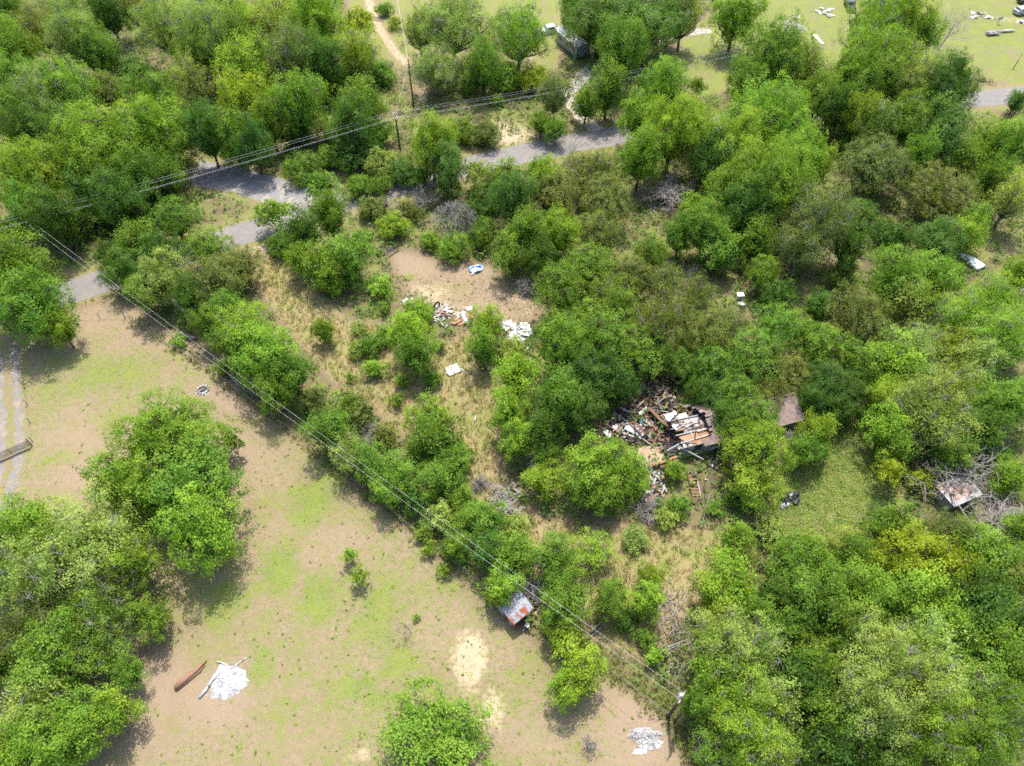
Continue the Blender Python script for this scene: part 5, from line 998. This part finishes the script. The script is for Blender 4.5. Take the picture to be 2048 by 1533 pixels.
clumps('lot_weeds', X, Y, .55, 14, .2, (.13, .215, .045), 'bushy green weeds in the overgrown lot', .8)

FL = [P(*q)[:2] for q in [(250, 636), (420, 742), (600, 878), (850, 1080), (1000, 1205), (1240, 1358), (1332, 1432), (1400, 1533)]]
X, Y = sample(60000, -60, 30, 2, 95); k = (np.abs(ldist(X, Y, FL) + NR.normal(0, .5, len(X))) < .7) & (NR.random(len(X)) < .8)
clumps('fence_weeds', X[k], Y[k], .45, 9, .2, (.15, .165, .04), 'brown-green weeds growing along the fence line', .6)
X, Y = sample(20000, 5, 40, 2, 40); wood_ = ground_fields(X, Y)[3]; k = (wood_ > .4) & (NR.random(len(X)) < .5)
blades('fence_grass', X[k], Y[k], 7, .5, .055, .18, (.19, .20, .06), 'rank grass behind the fence at the pasture corner', .9)

X, Y = sample(9000, 25, 75, 35, 80); k = (sdist(X, Y, LAWN) > -1.5) & (NR.random(len(X)) < .16)
clumps('lawn_weeds', X[k], Y[k], .45, 12, .2, (.14, .22, .04), 'uneven leafy weeds in the small lawn', .5)
X, Y = sample(60000, 25, 75, 35, 80); k = (sdist(X, Y, LAWN) > -2.5) & (NR.random(len(X)) < .10)
blades('lawn_straw', X[k], Y[k], 7, .35, .05, .2, (.30, .27, .12), 'dry stalks among the lawn grass', 1.6)
X, Y = sample(7000, -60, 34, 3, 60); g_, s_, b_, wd_, pk_, vg_ = ground_fields(X, Y); k = (sdist(X, Y, PASTURE) > .5) & (NR.random(len(X)) < .16 * (1 - pk_ * .8)) & (ldist(X, Y, DRIVEC) > 2)
clumps('weed_tufts', X[k], Y[k], .2, 9, .15, (.16, .25, .03), 'small bright weed tufts dotted over the pasture', .16)
X, Y = sample(26000, -80, 34, 0, 80); g_, s_, b_, wd_, pk_, vg_ = ground_fields(X, Y); k = (sdist(X, Y, PASTURE) > 0) & (NR.random(len(X)) < .30) & (ldist(X, Y, DRIVEC) > 1.9)
blades('dead_grass', X[k], Y[k], 5, .07, .06, .16, (.25, .19, .115), 'dry brown thatch lying on the pasture', 4.0)

# ash blows and crumbles around its heaps
def flecks(px, py, rx, ry, n, mats, label):
    c_ = P(px, py); rxm = rx / ppm(c_); rym = (P(px, py - ry) - c_).length
    for mt, nm in zip(mats, ('white', 'grey')):
        mb = MB()
        for _ in range(n):
            a = rng.uniform(0, 6.283); q = math.sqrt(rng.random()) * rng.uniform(.4, 1.35); s = rng.uniform(.02, .075)
            mb.box((math.cos(a) * rxm * q, math.sin(a) * rym * q, .02 + (.3 * max(0, 1 - q ** 1.6) if q < 1 else 0)), (s * rng.uniform(.6, 2), s, s * .5), rng.uniform(0, 3), rng.uniform(-.4, .4), rng.uniform(-.4, .4))
        tag(mb.obj('ash_debris', mt, None, c_), f'{nm} ash flakes and crumbs {label}', None, None, 'stuff')
flecks(455, 1362, 38, 34, 420, (ASH, ASHG), 'over the large ash heap'); flecks(1294, 1478, 34, 26, 330, (ASH, ASHG), 'around the ash near the transformer pole')
X, Y = sample(30000, -26, 10, 55, 85); sdy = sdist(X, Y, YARD); k = (sdy > -2) & (NR.random(len(X)) < np.where(sdy > 1.5, .16, .4))
blades('yard_straw', X[k], Y[k], 5, .12, .06, .18, (.28, .215, .13), 'dry thatch and litter over the dirt yard', 3.0)
X, Y = sample(9000, -26, 10, 55, 85); sdy = sdist(X, Y, YARD); k = (sdy > -2.2) & (NR.random(len(X)) < np.where(sdy > 1.8, .035, .22))
clumps('yard_weeds', X[k], Y[k], .3, 10, .17, (.14, .21, .035), 'weeds creeping in around the dirt yard', .3)
